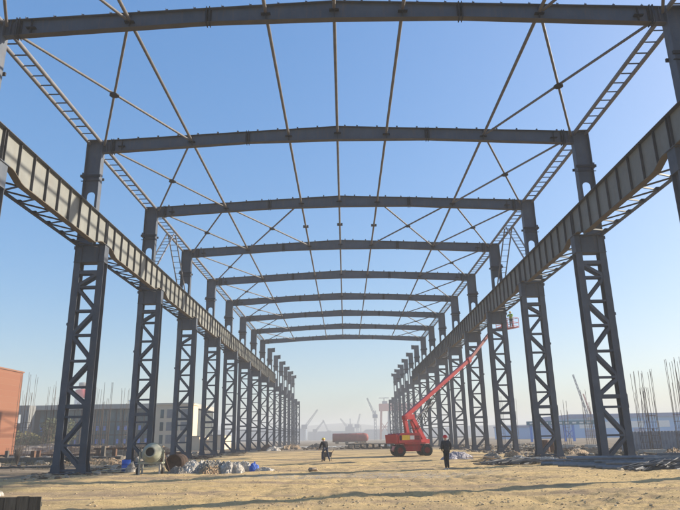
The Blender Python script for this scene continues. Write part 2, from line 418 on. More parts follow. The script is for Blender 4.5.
# crane girders
ZG = 14.80
def girder_proto(s):
    root = empty('crane_girder'); L_ = BAY-.04
    prof = [(.02, 13.29), (.75, 13.29), (1.0, 13.23), (1.6, 12.98), (1.9, 12.93), (BAY-1.9, 12.93), (BAY-1.6, 12.98), (BAY-1.0, 13.23), (BAY-.75, 13.29), (BAY-.02, 13.29)]
    bm = lambda y: np.interp(y, [p[0] for p in prof], [p[1] for p in prof])
    m = MB()
    for (a, za), (c, zc) in zip(prof, prof[1:]): m.prism([(a, za), (c, zc), (c, ZG-.03), (a, ZG-.03)], -.01, .01, 'x')
    m.build('web', 'web', root)
    m = MB()
    for (a, za), (c, zc) in zip(prof, prof[1:]): m.prism([(a, za), (c, zc), (c, zc-.035), (a, za-.035)], -.17, .17, 'x')
    m.build('bottom_flange', 'brownflange', root)
    MB().box(-.22, .22, .02, BAY-.02, ZG-.03, ZG).build('top_flange', 'steel', root)
    MB().box(-.035, .035, .02, BAY-.02, ZG+.13, ZG+.17).box(-.01, .01, .02, BAY-.02, ZG+.03, ZG+.13).box(-.07, .07, .02, BAY-.02, ZG, ZG+.03).build('crane_rail', 'rust', root)
    ys = [.10] + [1.33*i for i in range(1, 9)] + [BAY-.10]
    for y in ys:
        m = MB()
        for q in (-1, 1): m.box(q*.012, q*.135, y-.014, y+.014, bm(y)+.004, ZG-.034)
        m.build('stiffener', 'stiff', root)
    return root
def truss_proto(s, merged=False):
    root = empty('lateral_truss'); big = MB()
    MB().bar((s*1.45, .1, 13.15), (s*1.45, BAY-.1, 13.15), .10, .14).build('chord', 'steel', root)
    n = 14
    for i in range(n):
        y0 = .5+(BAY-1.)*i/n; y1 = .5+(BAY-1.)*(i+1)/n
        a, c = ((s*.19, y0, 13.0), (s*1.40, y1, 13.15)) if i % 2 == 0 else ((s*1.40, y0, 13.15), (s*.19, y1, 13.0))
        if merged: big.bar(a, c, .07, .07); continue
        MB().bar(a, c, .07, .07).build('lacing_bar', 'stiff', root)
        if i % 2 == 1: MB().box(s*1.25, s*1.52, y0-.16, y0+.16, 13.225, 13.245).build('gusset', 'stiff', root)
    if merged: big.build('lacing', 'stiff', root)
    return root
for s in (-1, 1):
    gp = girder_proto(s); tp = truss_proto(s); tf = truss_proto(s, True)
    for k in range(10):
        o = gp if k == 0 else copy_tree(gp); t = tp if k == 0 else (copy_tree(tp) if k < 5 else (tf if k == 5 else copy_tree(tf)))
        o.location = (s*14.47, FY[k], 0); t.location = (s*14.47, FY[k], 0)
        nm = side_name[s]
        where = ('beside the camera, before the first column in view' if k == 0 else
                 'between the %s and %s columns of the %s row' % (ORD[k], ORD[k+1], nm))
        if k == 0: where = 'of the %s row, before the first column in view' % nm
        tag(o, 'plate crane girder '+where, 'crane girder', 'crane girders on the %s columns' % nm)
        tag(t, 'lacing truss outside the girder '+where, 'truss', 'lacing trusses beside the %s girders' % nm)

# eave ladders, roof ties and wind bracing
def eave_proto(s):
    root = empty('eave_tie')
    for u in (15.22, 16.02): MB().tube([(s*u, .03, ZT-.12), (s*u, BAY-.03, ZT-.12)], .11, 12).build('tie_pipe', 'eave', root)
    r0 = None
    for i in range(13):
        if r0 is None: r0 = MB().tube([(s*15.29, 0, ZT-.12), (s*15.95, 0, ZT-.12)], .036, 6).build('rung', 'steel', root); r = r0
        else: r = r0.copy(); col.objects.link(r)
        r.location = (0, .5+i*(BAY-1)/12, 0)
    return root
def cross_proto(s, ua, ub, z):
    """two crossing pipes between wall-side point ua and hall-side point ub"""
    root = empty('cross_brace'); zz = lambda u: ZT+RISE*(1-u/UO)-.35
    a = MB().tube([(s*ua, .15, zz(ua)), (s*ub, BAY-.15, zz(ub))], .07, 8)
    c1 = Vector((s*ub, .15, zz(ub))); c2 = Vector((s*ua, BAY-.15, zz(ua))); mid = (c1+c2)/2; d = (c2-c1).normalized()
    a.build('brace_pipe', 'pipe', root)
    MB().tube([c1, mid-d*.12], .07, 8).tube([mid+d*.12, c2], .07, 8).build('brace_pipe', 'pipe', root)
    MB().lathe([(0, -.03), (.27, -.03), (.27, .03), (0, .03)], c=mid+Vector((0,0,-.08)), n=8, smooth=False).build('node_plate', 'splice', root)
    return root
ties_u = [(-9.4, 'outer left'), (-3.15, 'inner left'), (0, 'ridge'), (3.15, 'inner right'), (9.4, 'outer right')]
def bay_txt(k): return 'behind the %s rafter' % ORD[k] if k else 'overhead before the first rafter'
tie0 = None
for k in range(9):
    for s in (-1, 1):
        if k == 0: ep = eave_proto(s); protos['e', s] = ep; cp = cross_proto(s, 15.0, 9.55, 0); protos['c', s] = cp
        e = protos['e', s] if k == 0 else copy_tree(protos['e', s]); e.location = (0, FY[k], 0)
        tag(e, 'ladder-like double pipe along the %s eave %s' % (side_name[s], bay_txt(k)), 'eave tie', 'double pipe eave ties along the %s side' % side_name[s])
        c = protos['c', s] if k == 0 else copy_tree(protos['c', s]); c.location = (0, FY[k], 0)
        tag(c, 'crossed roof bracing pipes next to the %s eave %s' % (side_name[s], bay_txt(k)), 'cross brace', 'crossed bracing pipes near the %s eave' % side_name[s])
    for u, nm in ties_u:
        z = ZT+RISE*(1-abs(u)/UO)-.40
        if tie0 is None: tie0 = MB().tube([(0, .02, 0), (0, BAY-.02, 0)], .085, 10).build('tie_pipe', 'pipe'); o = tie0
        else: o = tie0.copy(); col.objects.link(o)
        o.location = (u, FY[k], z)
        tag(o, '%s roof tie pipe %s' % (nm, bay_txt(k)), 'tie pipe', 'lengthwise roof tie pipes')
        if k == 3 and abs(u) < 4:
            MB().box(-.25, .25, 5.9, 6.1, -.10, .10).build('clamp', 'stiff', o)
for s in (-1, 1):
    c = cross_proto(s, 9.25, 3.3, 0); c.location = (0, FY[3], 0)
    tag(c, 'crossed bracing pipes between the two %s roof ties behind the third rafter' % side_name[s], 'cross brace')
    # laced knee braces under the eave between the third and fourth columns
    for q in (0, 1):
        root = empty('laced_brace', (s*15.6, FY[3]+6, 0))
        A = Vector((0, (-.25 if q == 0 else .25), ZT-.35)); B = Vector((0, (-5.4 if q == 0 else 5.4), 15.0))
        for w_ in (-.33, .33): MB().bar(A+Vector((w_,0,0)), B+Vector((w_,0,0)), .09, .10).build('brace_chord', 'eave', root)
        for i in range(11):
            p = A.lerp(B, (i+.6)/11.4); MB().bar(p+Vector((-.285,0,0)), p+Vector((.285,0,0)), .04, .04).build('rung', 'pipe', root)
        tag(root, 'laced brace sloping from the %s eave down to the %s column of that row' % (side_name[s], ORD[3+q]), 'laced brace', 'laced braces under the eaves')

# ------------------------------------------------------------------ people
def skin(name, P, E, m, parent, sub=1):
    names = list(P); me = bpy.data.meshes.new(name)
    me.from_pydata([P[n][:3] for n in names], [(names.index(a), names.index(b_)) for a, b_ in E], [])
    o = bpy.data.objects.new(name, me); col.objects.link(o); o.parent = parent
    sk_ = o.modifiers.new('skin', 'SKIN'); sk_.use_smooth_shade = True
    for i, n in enumerate(names):
        r = P[n][3]; r = r if isinstance(r, tuple) else (r, r)
        me.skin_vertices[0].data[i].radius = r; me.skin_vertices[0].data[i].use_root = (i == 0)
    sb = o.modifiers.new('sub', 'SUBSURF'); sb.levels = sub; sb.render_levels = sub
    me.materials.append(M[m] if isinstance(m, str) else m); return o
M['skin'] = mat('skin', (.45,.26,.18), .6, var=.06)
M['jacket_dark'] = mat('dark_jacket_cloth', (.035,.037,.045), .9, var=.3, scale=9, bump=.3)
M['grey_cloth'] = mat('grey_sleeve_cloth', (.28,.28,.29), .9, var=.15, scale=9)
M['trousers'] = mat('black_trouser_cloth', (.018,.018,.022), .9, var=.3, scale=9)
M['navy'] = mat('navy_work_cloth', (.03,.04,.07), .9, var=.3, scale=9)
M['hivis'] = mat('green_vest_cloth', (.25,.45,.06), .8, var=.1)
M['tan_cloth'] = mat('tan_work_cloth', (.45,.34,.22), .9, var=.15)
M['redhat'] = mat('red_helmet_plastic', (.55,.03,.04), .35, var=.05)
M['yellowhat'] = mat('yellow_helmet_plastic', (.75,.50,.06), .35, var=.05)
M['whiteshoe'] = mat('white_shoe', (.7,.68,.65), .7, var=.05)

def person(loc, rz, label, J, jacket, trouser, hat, shoe='black', scale=1., sleeve_r=None, group=None):
    root = empty('person', loc, rz); root.scale = (scale,)*3; tag(root, label, 'person', group)
    D = dict(pel=(0,0,.95), spi=(0,0,1.14), che=(0,0,1.34), nkb=(0,0,1.47), nk=(0,.01,1.54), hd=(0,.025,1.62), cr=(0,.02,1.70))
    for sgn, q in ((-1, 'L'), (1, 'R')):
        D.update({'hip'+q: (sgn*.095,0,.90), 'kn'+q: (sgn*.10,.02,.50), 'an'+q: (sgn*.10,-.02,.09), 'to'+q: (sgn*.12,.15,.04),
                  'sh'+q: (sgn*.185,0,1.41), 'el'+q: (sgn*.25,-.03,1.13), 'wr'+q: (sgn*.26,.05,.90)})
    D.update(J)
    P = {}
    def put(n, r): P[n] = (*D[n], r)
    put('pel', (.10,.08))
    for n, r in (('spi', (.10,.08)), ('che', (.13,.09)), ('nkb', .07), ('nk', .052), ('hd', (.075,.09)), ('cr', (.06,.07))): put(n, r)
    E = [('pel','spi'),('spi','che'),('che','nkb'),('nkb','nk'),('nk','hd'),('hd','cr')]
    fd = Vector(D.get('face', (0,1,0)))
    nose = Vector(D['hd'])+fd*.10; P['nose'] = (*nose, .012); E.append(('hd','nose'))
    side = Vector((fd.y, -fd.x, 0)).normalized()
    for q, sg in (('L',-1),('R',1)):
        e = Vector(D['hd'])+side*sg*.085; P['ear'+q] = (*e, .014); E.append(('hd','ear'+q))
        for n, r in (('hip', .085), ('kn', .055), ('an', .04), ('to', .035), ('sh', .06), ('el', .04), ('wr', .028)): put(n+q, r)
        E += [('pel','hip'+q),('hip'+q,'kn'+q),('kn'+q,'an'+q),('an'+q,'to'+q),('che','sh'+q),('sh'+q,'el'+q),('el'+q,'wr'+q)]
        wv = Vector(D['wr'+q]); d = (wv-Vector(D['el'+q])).normalized(); lat = d.cross(Vector((0,0,1)))
        lat = lat.normalized() if lat.length > .2 else Vector((0,1,0)); nn = lat.cross(d)
        pm = wv+d*.055; P['pm'+q] = (*pm, (.036,.018)); E.append(('wr'+q,'pm'+q))
        for i, (off, ln) in enumerate(((-.030,.062),(-.010,.072),(.010,.068),(.030,.054))):
            a = pm+d*.03+lat*off; b1 = a+d*ln*.5+nn*.01; b2 = a+d*ln*.85+nn*.03
            for t_, v in (('a',a),('b',b1),('c',b2)): P['f%d%s%s' % (i,t_,q)] = (*v, .0085)
            E += [('pm'+q,'f%da%s'%(i,q)),('f%da%s'%(i,q),'f%db%s'%(i,q)),('f%db%s'%(i,q),'f%dc%s'%(i,q))]
        a = pm-d*.02-lat*.035; b1 = a-lat*.025+d*.03
        P['ta'+q] = (*a,.010); P['tb'+q] = (*b1,.009); E += [('pm'+q,'ta'+q),('ta'+q,'tb'+q)]
    skin('body', P, E, 'skin', root)
    V = lambda n: Vector(D[n])
    # jacket
    P = {'che': (*D['che'], (.20,.145)), 'spi': (*D['spi'], (.185,.14)), 'hem': (*(V('pel')+Vector((0,0,-.06))), (.19,.15)), 'nkb': (*D['nkb'], .085)}
    E = [('che','spi'),('spi','hem'),('che','nkb')]
    for q in 'LR':
        P['sh'+q] = (*D['sh'+q], .10); P['el'+q] = (*D['el'+q], .075); w_ = V('wr'+q); P['wr'+q] = (*(w_+(V('el'+q)-w_)*.08), .045)
        E += [('che','sh'+q),('sh'+q,'el'+q),('el'+q,'wr'+q)]
    skin('jacket', P, E, jacket, root)
    P = {'pel': (*D['pel'], (.145,.115))}; E = []
    for q in 'LR':
        P['hip'+q] = (*D['hip'+q], .105); P['kn'+q] = (*D['kn'+q], .075); P['an'+q] = (*(V('an'+q)+Vector((0,0,.0))), .065)
        E += [('pel','hip'+q),('hip'+q,'kn'+q),('kn'+q,'an'+q)]
    skin('trousers', P, E, trouser, root)
    for q in 'LR':
        a = V('an'+q); t = V('to'+q)
        skin('shoe', {'h': (a.x, a.y-.03, .05, .045), 'm': (*(a*.4+t*.6), .042), 't': (t.x, t.y, .035, .034)}, [('h','m'),('m','t')], shoe, root)
    # helmet and eyes
    hd = V('hd'); tilt = (V('cr')-hd).normalized()
    hm = MB().lathe([(.125,.035),(.122,.05),(.118,.09),(.10,.135),(.065,.165),(.001,.175)], c=hd-tilt*.01, ax=tilt, n=16)
    hm.lathe([(.112,.03),(.14,.03),(.14,.042),(.112,.045)], c=hd+fd*.015-tilt*.01, ax=tilt, n=16)
    hm.build('helmet', hat, root)
    for sg in (-1, 1):
        c = hd+fd*.083+side*sg*.03+Vector((0,0,.012)); MB().lathe([(.001,-.008),(.008,-.004),(.008,.004),(.001,.008)], c=c, ax=fd, n=8).build('eye', 'black', root)
    if sleeve_r:
        q = 'R'; skin('sleeve', {'a': (*(V('sh'+q)*.75+V('el'+q)*.25), .088), 'b': (*V('el'+q), .066), 'c': (*(V('wr'+q)*.75+V('el'+q)*.25), .052)}, [('a','b'),('b','c')], sleeve_r, root)
    return root

def sit(o, x, y, dz=0): o.location = (x, y, gz(x, y)+dz)
p1 = person((5.2, 32.8, 0), R(12), 'person in dark jacket, black trousers and red helmet standing alone on the sand',
    {'elR': (.27,-.02,1.15), 'wrR': (.24,.12,.97), 'elL': (-.24,0,1.12), 'wrL': (-.17,.16,1.0), 'knL': (-.07,.02,.5), 'anL': (-.065,-.02,.09), 'toL': (-.08,.15,.04),
     'knR': (.06,.02,.5), 'anR': (.055,-.05,.09), 'toR': (.07,.12,.04), 'hipR': (.08,0,.9), 'hipL': (-.08,0,.9)}, 'jacket_dark', 'trousers', 'redhat', 'whiteshoe', .95, 'grey_cloth')
sit(p1, 5.2, 32.8)
p2 = person((-1.3, 45.3, 0), R(20), 'person in dark work clothes and yellow helmet bending over a barrow far down the hall',
    {'pel': (0,-.05,.88), 'spi': (0,.03,1.05), 'che': (0,.16,1.20), 'nkb': (0,.25,1.30), 'nk': (0,.30,1.36), 'hd': (0,.36,1.42), 'cr': (0,.38,1.50),
     'shL': (-.18,.20,1.25), 'shR': (.18,.20,1.25), 'elL': (-.26,.30,1.0), 'elR': (.26,.30,1.0), 'wrL': (-.28,.46,.84), 'wrR': (.28,.46,.84),
     'hipL': (-.10,-.05,.84), 'hipR': (.10,-.05,.84), 'knL': (-.17,.12,.48), 'knR': (.19,-.02,.46), 'anL': (-.20,.02,.09), 'anR': (.24,-.28,.09),
     'toL': (-.21,.19,.04), 'toR': (.26,-.12,.04)}, 'trousers', 'navy', 'yellowhat', 'black')
sit(p2, -1.3, 45.3)

# barrow in front of the second person
bw = empty('barrow', (-1.12, 46.0, gz(-1.12, 46.0)), R(20)); tag(bw, 'small dark wheelbarrow held by the person in the yellow helmet', 'wheelbarrow')
MB().prism([(-.30,.62),(.30,.62),(.20,.30),(-.20,.30)], -.1, .65).build('tray', 'stiff', bw)
for q in (-1, 1):
    MB().tube([(q*.28,-.50,.80),(q*.24,0,.52),(q*.10,.85,.28)], .018, 6).build('handle', 'rust', bw)
    MB().tube([(q*.22,.05,.45),(q*.26,-.02,.02)], .018, 6).build('leg', 'rust', bw)
MB().lathe([(.001,-.04),(.19,-.04),(.20,0),(.19,.04),(.001,.04)], c=(0,.88,.20), ax=(1,0,0), n=16).build('wheel', 'black', bw)

# ------------------------------------------------------------------ boom lift
LX, LY = 6.0, 58.2
lift = empty('boom_lift', (LX, LY, -.02)); tag(lift, 'red self-propelled boom lift with four black wheels reaching up to the right girder', 'boom lift')
def rot_pts(m, a, piv=(0,0)):
    ca, sa = math.cos(a), math.sin(a); m.v = [(piv[0]+(x*ca-y*sa), piv[1]+(x*sa+y*ca), z) for x, y, z in m.v]; return m
CH = R(6)
m = MB().box(-1.6, 1.6, -.72, .72, .42, .86)
m.prism([(-1.72,.5),(-1.6,.84),(-1.6,.45)], -.6, .6).prism([(1.72,.5),(1.6,.45),(1.6,.84)], -.6, .6)
m.box(-.75, .75, -.55, .55, .86, 1.02).box(-1.33, -1.07, -1.0, 1.0, .40, .58).box(1.07, 1.33, -1.0, 1.0, .40, .58)
rot_pts(m, CH).build('chassis', 'red', lift)
for ax_ in (-1.2, 1.2):
    for ay in (-1.0, 1.0):
        c = Vector((ax_, ay, .50)); c = Vector((c.x*math.cos(CH)-c.y*math.sin(CH), c.x*math.sin(CH)+c.y*math.cos(CH), .50))
        axv = (-math.sin(CH), math.cos(CH), 0)
        wh = MB().lathe([(.26,-.19),(.42,-.19),(.49,-.14),(.50,0),(.49,.14),(.42,.19),(.26,.19)], c=c, ax=axv, n=24)
        for i in range(20):
            a = 2*math.pi*i/20; x_, z_ = math.cos(a)*.495, math.sin(a)*.495
            wh.bar(c+Vector((x_*math.cos(CH)-(-.17)*math.sin(CH), x_*math.sin(CH)+(-.17)*math.cos(CH), z_)), c+Vector((x_*math.cos(CH)-.17*math.sin(CH), x_*math.sin(CH)+.17*math.cos(CH), z_)), .05, .05)
        wo = wh.build('wheel', 'black', lift)
        MB().lathe([(.001,-.10),(.12,-.13),(.20,-.08),(.265,-.17),(.265,.17),(.20,.08),(.12,.13),(.001,.10)], c=c, ax=axv, n=20).build('rim', 'rimred', wo)
TY = R(35)
def T(m): return rot_pts(m, TY)
def Tp(a, l, z): return Vector((a*math.cos(TY)-l*math.sin(TY), a*math.sin(TY)+l*math.cos(TY), z))
m = MB().box(-1.3, 1.1, -.75, .75, 1.02, 1.16)
T(m).build('turntable', 'red', lift)
m = MB().prism([(-2.05,1.15),(-2.10,1.75),(-1.85,1.98),(.35,1.98),(.50,1.75),(.50,1.18),(-1.8,1.16)], -.86, -.28)
T(m); cw = m.build('engine_cover', 'red', lift)
m = MB().box(-1.72, -.85, -.868, -.862, 1.38, 1.80); T(m).build('yellow_decal', 'yellow', cw)
m = MB().box(-.80, -.30, -.868, -.862, 1.42, 1.76); T(m).build('white_decal', 'white', cw)
m = MB().box(-2.02, -1.78, -.868, -.862, 1.36, 1.78); T(m).build('grille', 'black', cw)
for i in range(5): T(MB().box(-.22, .30, -.868, -.862, 1.38+i*.08, 1.42+i*.08)).build('vent_slot', 'black', cw)
m = MB().prism([(-2.05,1.15),(-2.10,1.75),(-1.85,1.95),(.35,1.95),(.50,1.75),(.50,1.18)], .28, .86)
T(m).build('tank_cover', 'red', lift)
m = MB().prism([(-2.24,1.12),(-2.28,1.85),(-2.11,1.85),(-2.11,1.12)], -.80, .80); T(m).build('counterweight', 'red', lift)
K1 = (-.55, 3.30)            # knuckle (a, z)
def arm(a0, a1, wd, h0, h1, name, mt='red', lat=0.):
    d = Vector((a1[0]-a0[0], 0, a1[1]-a0[1])).normalized(); n_ = Vector((-d.z, 0, d.x))
    A, B = Vector((a0[0],0,a0[1])), Vector((a1[0],0,a1[1]))
    pl = [A+n_*h0/2, B+n_*h1/2, B-n_*h1/2, A-n_*h0/2]
    m = MB().prism([(p.x, p.z) for p in pl], lat-wd/2, lat+wd/2); return T(m).build(name, mt, lift)
arm((1.75, 1.15), (.30, 3.28), .30, .42, .34, 'lower_arm')
arm((.75, 1.5), (.20, 3.05), .22, .26, .24, 'link_arm', lat=.0)
arm((-.35, 1.95), (-.60, 3.2), .26, .34, .34, 'upright_link')
arm((-.75, 3.30), (.45, 3.42), .40, .36, .42, 'knuckle')
T(MB().box(.9, 1.9, -.42, -.30, 1.05, 1.42).box(.9, 1.9, .30, .42, 1.05, 1.42)).build('pivot_bracket', 'red', lift)
# main boom towards the basket
S = Vector((-.50, 0, 3.34)); 
px_end = Tp(0,0,0)
A0 = (-.70, 3.30); A1 = (8.3, 9.02); A2 = (11.95, 12.25)
arm(A0, A1, .28, .37, .32, 'main_boom')
arm((8.2, 8.93), A2, .24, .28, .26, 'boom_extension', 'dusty_red')
T(MB().prism([(8.15,8.62),(8.45,8.84),(8.25,9.32),(7.95,9.12)], -.2, .2)).build('boom_collar', 'red', lift)
m = MB(); m.tube([Tp(.4,-.0,3.05), Tp(3.0,-.0,4.75)], .075, 10); m.build('lift_cylinder', 'greymetal', lift)
MB().tube([Tp(1.55,.0,1.9), Tp(.55,-.0,2.75), Tp(1.6,0,3.9)], .06, 8).build('riser_cylinder', 'greymetal', lift)
# hoses hanging along the boom
m = MB()
for o_ in (-.22, .22): m.tube([Tp(.2,o_,2.4), Tp(.8,o_,2.3), Tp(1.6,o_,3.6), Tp(2.6,o_,5.1), Tp(4.2,o_,6.1), Tp(8,o_,8.5)], .035, 6)
m.build('hose', 'black', lift)
m = MB().tube([Tp(2.2,.26,2.6), Tp(2.0,.26,3.2), Tp(3.0,.26,4.9), Tp(5.2,.26,6.6)], .05, 6); m.build('cable_carrier', 'black', lift)
# jib and basket
A3 = (13.55, 12.75)
arm(A2, A3, .16, .2, .18, 'jib', 'red')
BX = Tp(14.5, 0, 12.62); bo = empty('basket', tuple(BX), TY+R(90)); bo.parent = lift
m = MB().box(-1.2, 1.2, -.42, .42, 0, .06)
m.build('basket_floor', 'red', bo)
m = MB()
for z in (.15, .55, 1.05):
    for q in (-.42, .42): m.bar((-1.2,q,z), (1.2,q,z), .045, .045)
    for q in (-1.2, 1.2): m.bar((q,-.42,z), (q,.42,z), .045, .045)
for xx in (-1.2,-.4,.4,1.2):
    for q in (-.42,.42): m.bar((xx,q,0), (xx,q,1.05), .045, .045)
m.build('guard_rail', 'red', bo)
MB().box(-.25, .25, .43, .55, .7, 1.0).build('control_box', 'yellow', bo)
bl = Vector((LX, LY, -.02))+BX
def in_basket(dx): 
    a = TY+R(90); return (bl.x+dx*math.cos(a), bl.y+dx*math.sin(a), bl.z+.06)
person(in_basket(-.55), R(140), 'person in green vest and yellow helmet in the boom lift basket',
       {'elR': (.28,.12,1.25), 'wrR': (.25,.33,1.38), 'elL': (-.27,.10,1.2), 'wrL': (-.2,.32,1.25)}, 'hivis', 'navy', 'yellowhat')
person(in_basket(.50), R(120), 'person in tan work clothes and red helmet in the boom lift basket',
       {'elR': (.28,.05,1.15), 'wrR': (.22,.28,1.08), 'elL': (-.27,.12,1.2), 'wrL': (-.2,.34,1.3)}, 'tan_cloth', 'tan_cloth', 'redhat')

# ------------------------------------------------------------------ things on the sand
# concrete mixer
M['mixer'] = mat('dusty_green_cream_paint', (.24,.27,.20), .7, c2=(.40,.37,.29), scale=5, bump=.2)
mx = empty('concrete_mixer', (-10.15, 34.1, gz(-10.15, 34.1)), R(0)); mx.scale = (.80,)*3; tag(mx, 'dusty cream concrete mixer with round drum mouth turned to the camera', 'concrete mixer')
dax = Vector((.06, -.985, .16)).normalized(); dc = Vector((.1, .1, 1.32))
MB().lathe([(.27,.62),(.29,.66),(.35,.64),(.38,.55),(.60,.22),(.66,.0),(.60,-.25),(.40,-.50),(.001,-.55)], c=dc, ax=dax, n=28).build('drum', 'mixer', mx)
MB().lathe([(.001,.46),(.28,.46),(.28,.60)], c=dc, ax=dax, n=24).build('dark_mouth_disc', 'black', mx)  # black disc stands in for the shaded inside of the drum
MB().lathe([(.655,-.05),(.70,-.05),(.70,.05),(.655,.05)], c=dc-dax*.12, ax=dax, n=36, smooth=False).build('gear_ring', 'mixer', mx)
m = MB()
m.bar((-.75,-.1,.72), (.85,-.1,.72), .10, .10).bar((-.75,.5,.72), (.85,.5,.72), .10, .10).bar((-.72,-.1,.72), (-.72,.5,.72), .08, .08).bar((.82,-.1,.72), (.82,.5,.72), .08, .08)
m.bar((-.72,.15,.72), (-.72,.15,1.45), .09, .09).bar((.85,.15,.72), (.85,.15,1.5), .09, .09)
m.build('cradle', 'mixer', mx)
for x_, y_ in ((-.62,-.1),(.72,-.1),(-.62,.5),(.72,.5)): MB().bar((x_,y_,0), (x_*.98,y_,.70), .10, .10, up=(0,1,0)).build('leg', 'concrete', mx)
for x_ in (-.78, .88): MB().lathe([(.001,-.06),(.20,-.06),(.22,0),(.20,.06),(.001,.06)], c=(x_,.1,.22), ax=(1,0,0), n=16).build('wheel', 'black', mx)
MB().tube([(.9,.15,1.4),(1.15,-.2,.85),(1.55,-.6,.12)], .025, 6).build('tow_handle', 'rust', mx)
MB().box(.35, .80, .2, .55, .78, 1.15).build('motor_box', 'rust', mx)

# rusty drums behind the mixer
M['darkrust'] = mat('dark_rusty_drum', (.03,.02,.015), .9, c2=(.07,.042,.03), scale=4, bump=.3)
def drum(loc, ax, r, h, label, m_='darkrust'):
    o = MB().lathe([(.001,0),(r*.9,0),(r*.92,-.015),(r,-.015),(r,h*.33),(r*1.03,h*.34),(r,h*.35),(r,h*.66),(r*1.03,h*.67),(r,h*.68),(r,h),(r*.92,h),(r*.9,h-.03),(.001,h-.03)], ax=ax, n=24).build('steel_drum', m_, loc=loc)
    return tag(o, label, 'drum')
drum((-9.1, 34.9, gz(-9.1, 34.9)+.47), (.12,1,0), .47, 1.0, 'large dark rusty drum lying on its side between mixer and sheeting pile')
drum((-12.35, 37.0, gz(-12.3, 37)+.02), (0,0,1), .24, .62, 'blue upright barrel left of the mixer by the second left column', 'blue')

# piles of crumpled plastic sheeting
def crumple(name, parent, m, L_, W_, H, seed, loc, rz=0, n=40):
    xs = np.linspace(-1, 1, n); X_, Y_ = np.meshgrid(xs, xs)
    rr = np.sqrt((X_/1)**2+(Y_/1)**2); ang = np.arctan2(Y_, X_)
    edge = .80+.34*(vnoise(ang*2+10, ang*0+seed, seed)-.5)*2
    body = np.clip(1-(rr/edge)**2.2, 0, 1)**.75
    U_ = X_*.8+Y_*.6+.3*vnoise(X_*2, Y_*2, seed+9); V_ = Y_*.8-X_*.6+.3*vnoise(X_*2+5, Y_*2, seed+8)
    cr = np.abs(vnoise(U_*2.2+seed, V_*1.6, seed)-.5)*.9+np.abs(vnoise(U_*4+3, V_*7+seed, seed+1)-.5)*.35+np.abs(vnoise(U_*13, V_*8, seed+2)-.5)*.22+np.abs(vnoise(U_*22, V_*20, seed+3)-.5)*.10
    Z_ = H*body*(.55+cr)-.04*(body <= 0)
    XX = X_*L_/2*(1+.12*(vnoise(X_*4, Y_*4, seed+5)-.5)); YY = Y_*W_/2*(1+.12*(vnoise(X_*4, Y_*4, seed+6)-.5))
    rs_ = np.random.RandomState(seed); jt = 1.1/n; XX = XX+rs_.uniform(-jt, jt, XX.shape)*L_/2; YY = YY+rs_.uniform(-jt, jt, XX.shape)*W_/2; Z_ = Z_+rs_.uniform(-.085, .085, XX.shape)*H*(body > .05)
    me = bpy.data.meshes.new(name); I = np.arange(n*n).reshape(n, n)
    fs = [tuple(int(t) for t in (I[j,i], I[j,i+1], I[j+1,i+1], I[j+1,i])) for j in range(n-1) for i in range(n-1) if body[j:j+2,i:i+2].max() > 0]
    me.from_pydata(list(zip(XX.ravel().tolist(), YY.ravel().tolist(), Z_.ravel().tolist())), [], fs)
    me.materials.append(M[m] if isinstance(m, str) else m)
    o = bpy.data.objects.new(name, me); col.objects.link(o); o.location = loc; o.rotation_euler = (0,0,rz)
    if parent: o.parent = parent
    return o
M['sheet'] = mat('crumpled_white_plastic', (.20,.17,.14), .6, c2=(.58,.53,.46), scale=3.6, bump=.4, spec=.5)
M['sheet2'] = mat('dusty_grey_plastic', (.09,.075,.06), .7, c2=(.36,.32,.27), scale=3.5, bump=.4)
M['sheet3'] = mat('brown_sacking', (.22,.14,.08), .9, c2=(.42,.31,.20), scale=4, bump=.4)
M['lav'] = mat('lavender_grey_sheeting', (.16,.15,.19), .6, c2=(.36,.34,.38), scale=2, bump=.4)
pile = empty('sheeting_pile', (-7.0, 33.6, gz(-7, 33.6)-.02)); tag(pile, 'big pile of crumpled white and grey plastic sheeting beside the rusty drum', 'pile of sheeting')
crumple('plastic_sheet', pile, 'sheet', 2.5, 1.9, .70, 3, (-.55,0,0), .3)
crumple('plastic_sheet', pile, 'sheet2', 2.2, 1.8, .80, 5, (.35,.25,0), 1.2)
crumple('plastic_sheet', pile, 'sheet', 1.9, 1.5, .62, 8, (1.25,-.1,0), 2.1)
crumple('plastic_sheet', pile, 'sheet3', 1.6, 1.2, .45, 11, (.4,-.6,0), .6)
crumple('plastic_sheet', pile, 'sheet2', 1.5, 1.1, .42, 14, (-1.3,-.35,0), .1)
sp2 = empty('sheeting_pile', (-5.1, 34.4, gz(-5.1, 34.4)-.02)); tag(sp2, 'low heap of crumpled plastic with a blue bag at its right end', 'pile of sheeting')
crumple('plastic_sheet', sp2, 'sheet', 1.7, 1.2, .55, 21, (-.4,.1,0), .4)
crumple('plastic_sheet', sp2, 'blue', .75, .6, .50, 23, (.38,-.1,0), 1.1)
crumple('plastic_sheet', sp2, 'sheet', 1.2, .7, .26, 25, (.95,-.1,0), .2)
s1 = crumple('cement_sack', None, 'sheet', .8, .6, .55, 31, (-11.95, 36.6, gz(-11.95,36.6)-.02), .5); tag(s1, 'white crumpled sack leaning beside the blue barrel', 'sack')
s1 = crumple('cement_sack', None, 'sheet', .9, .7, .28, 33, (-11.75, 22.1, gz(-11.75,22.1)-.02), .5); tag(s1, 'pale blue white sack on the sand behind the dark board panel', 'sack')

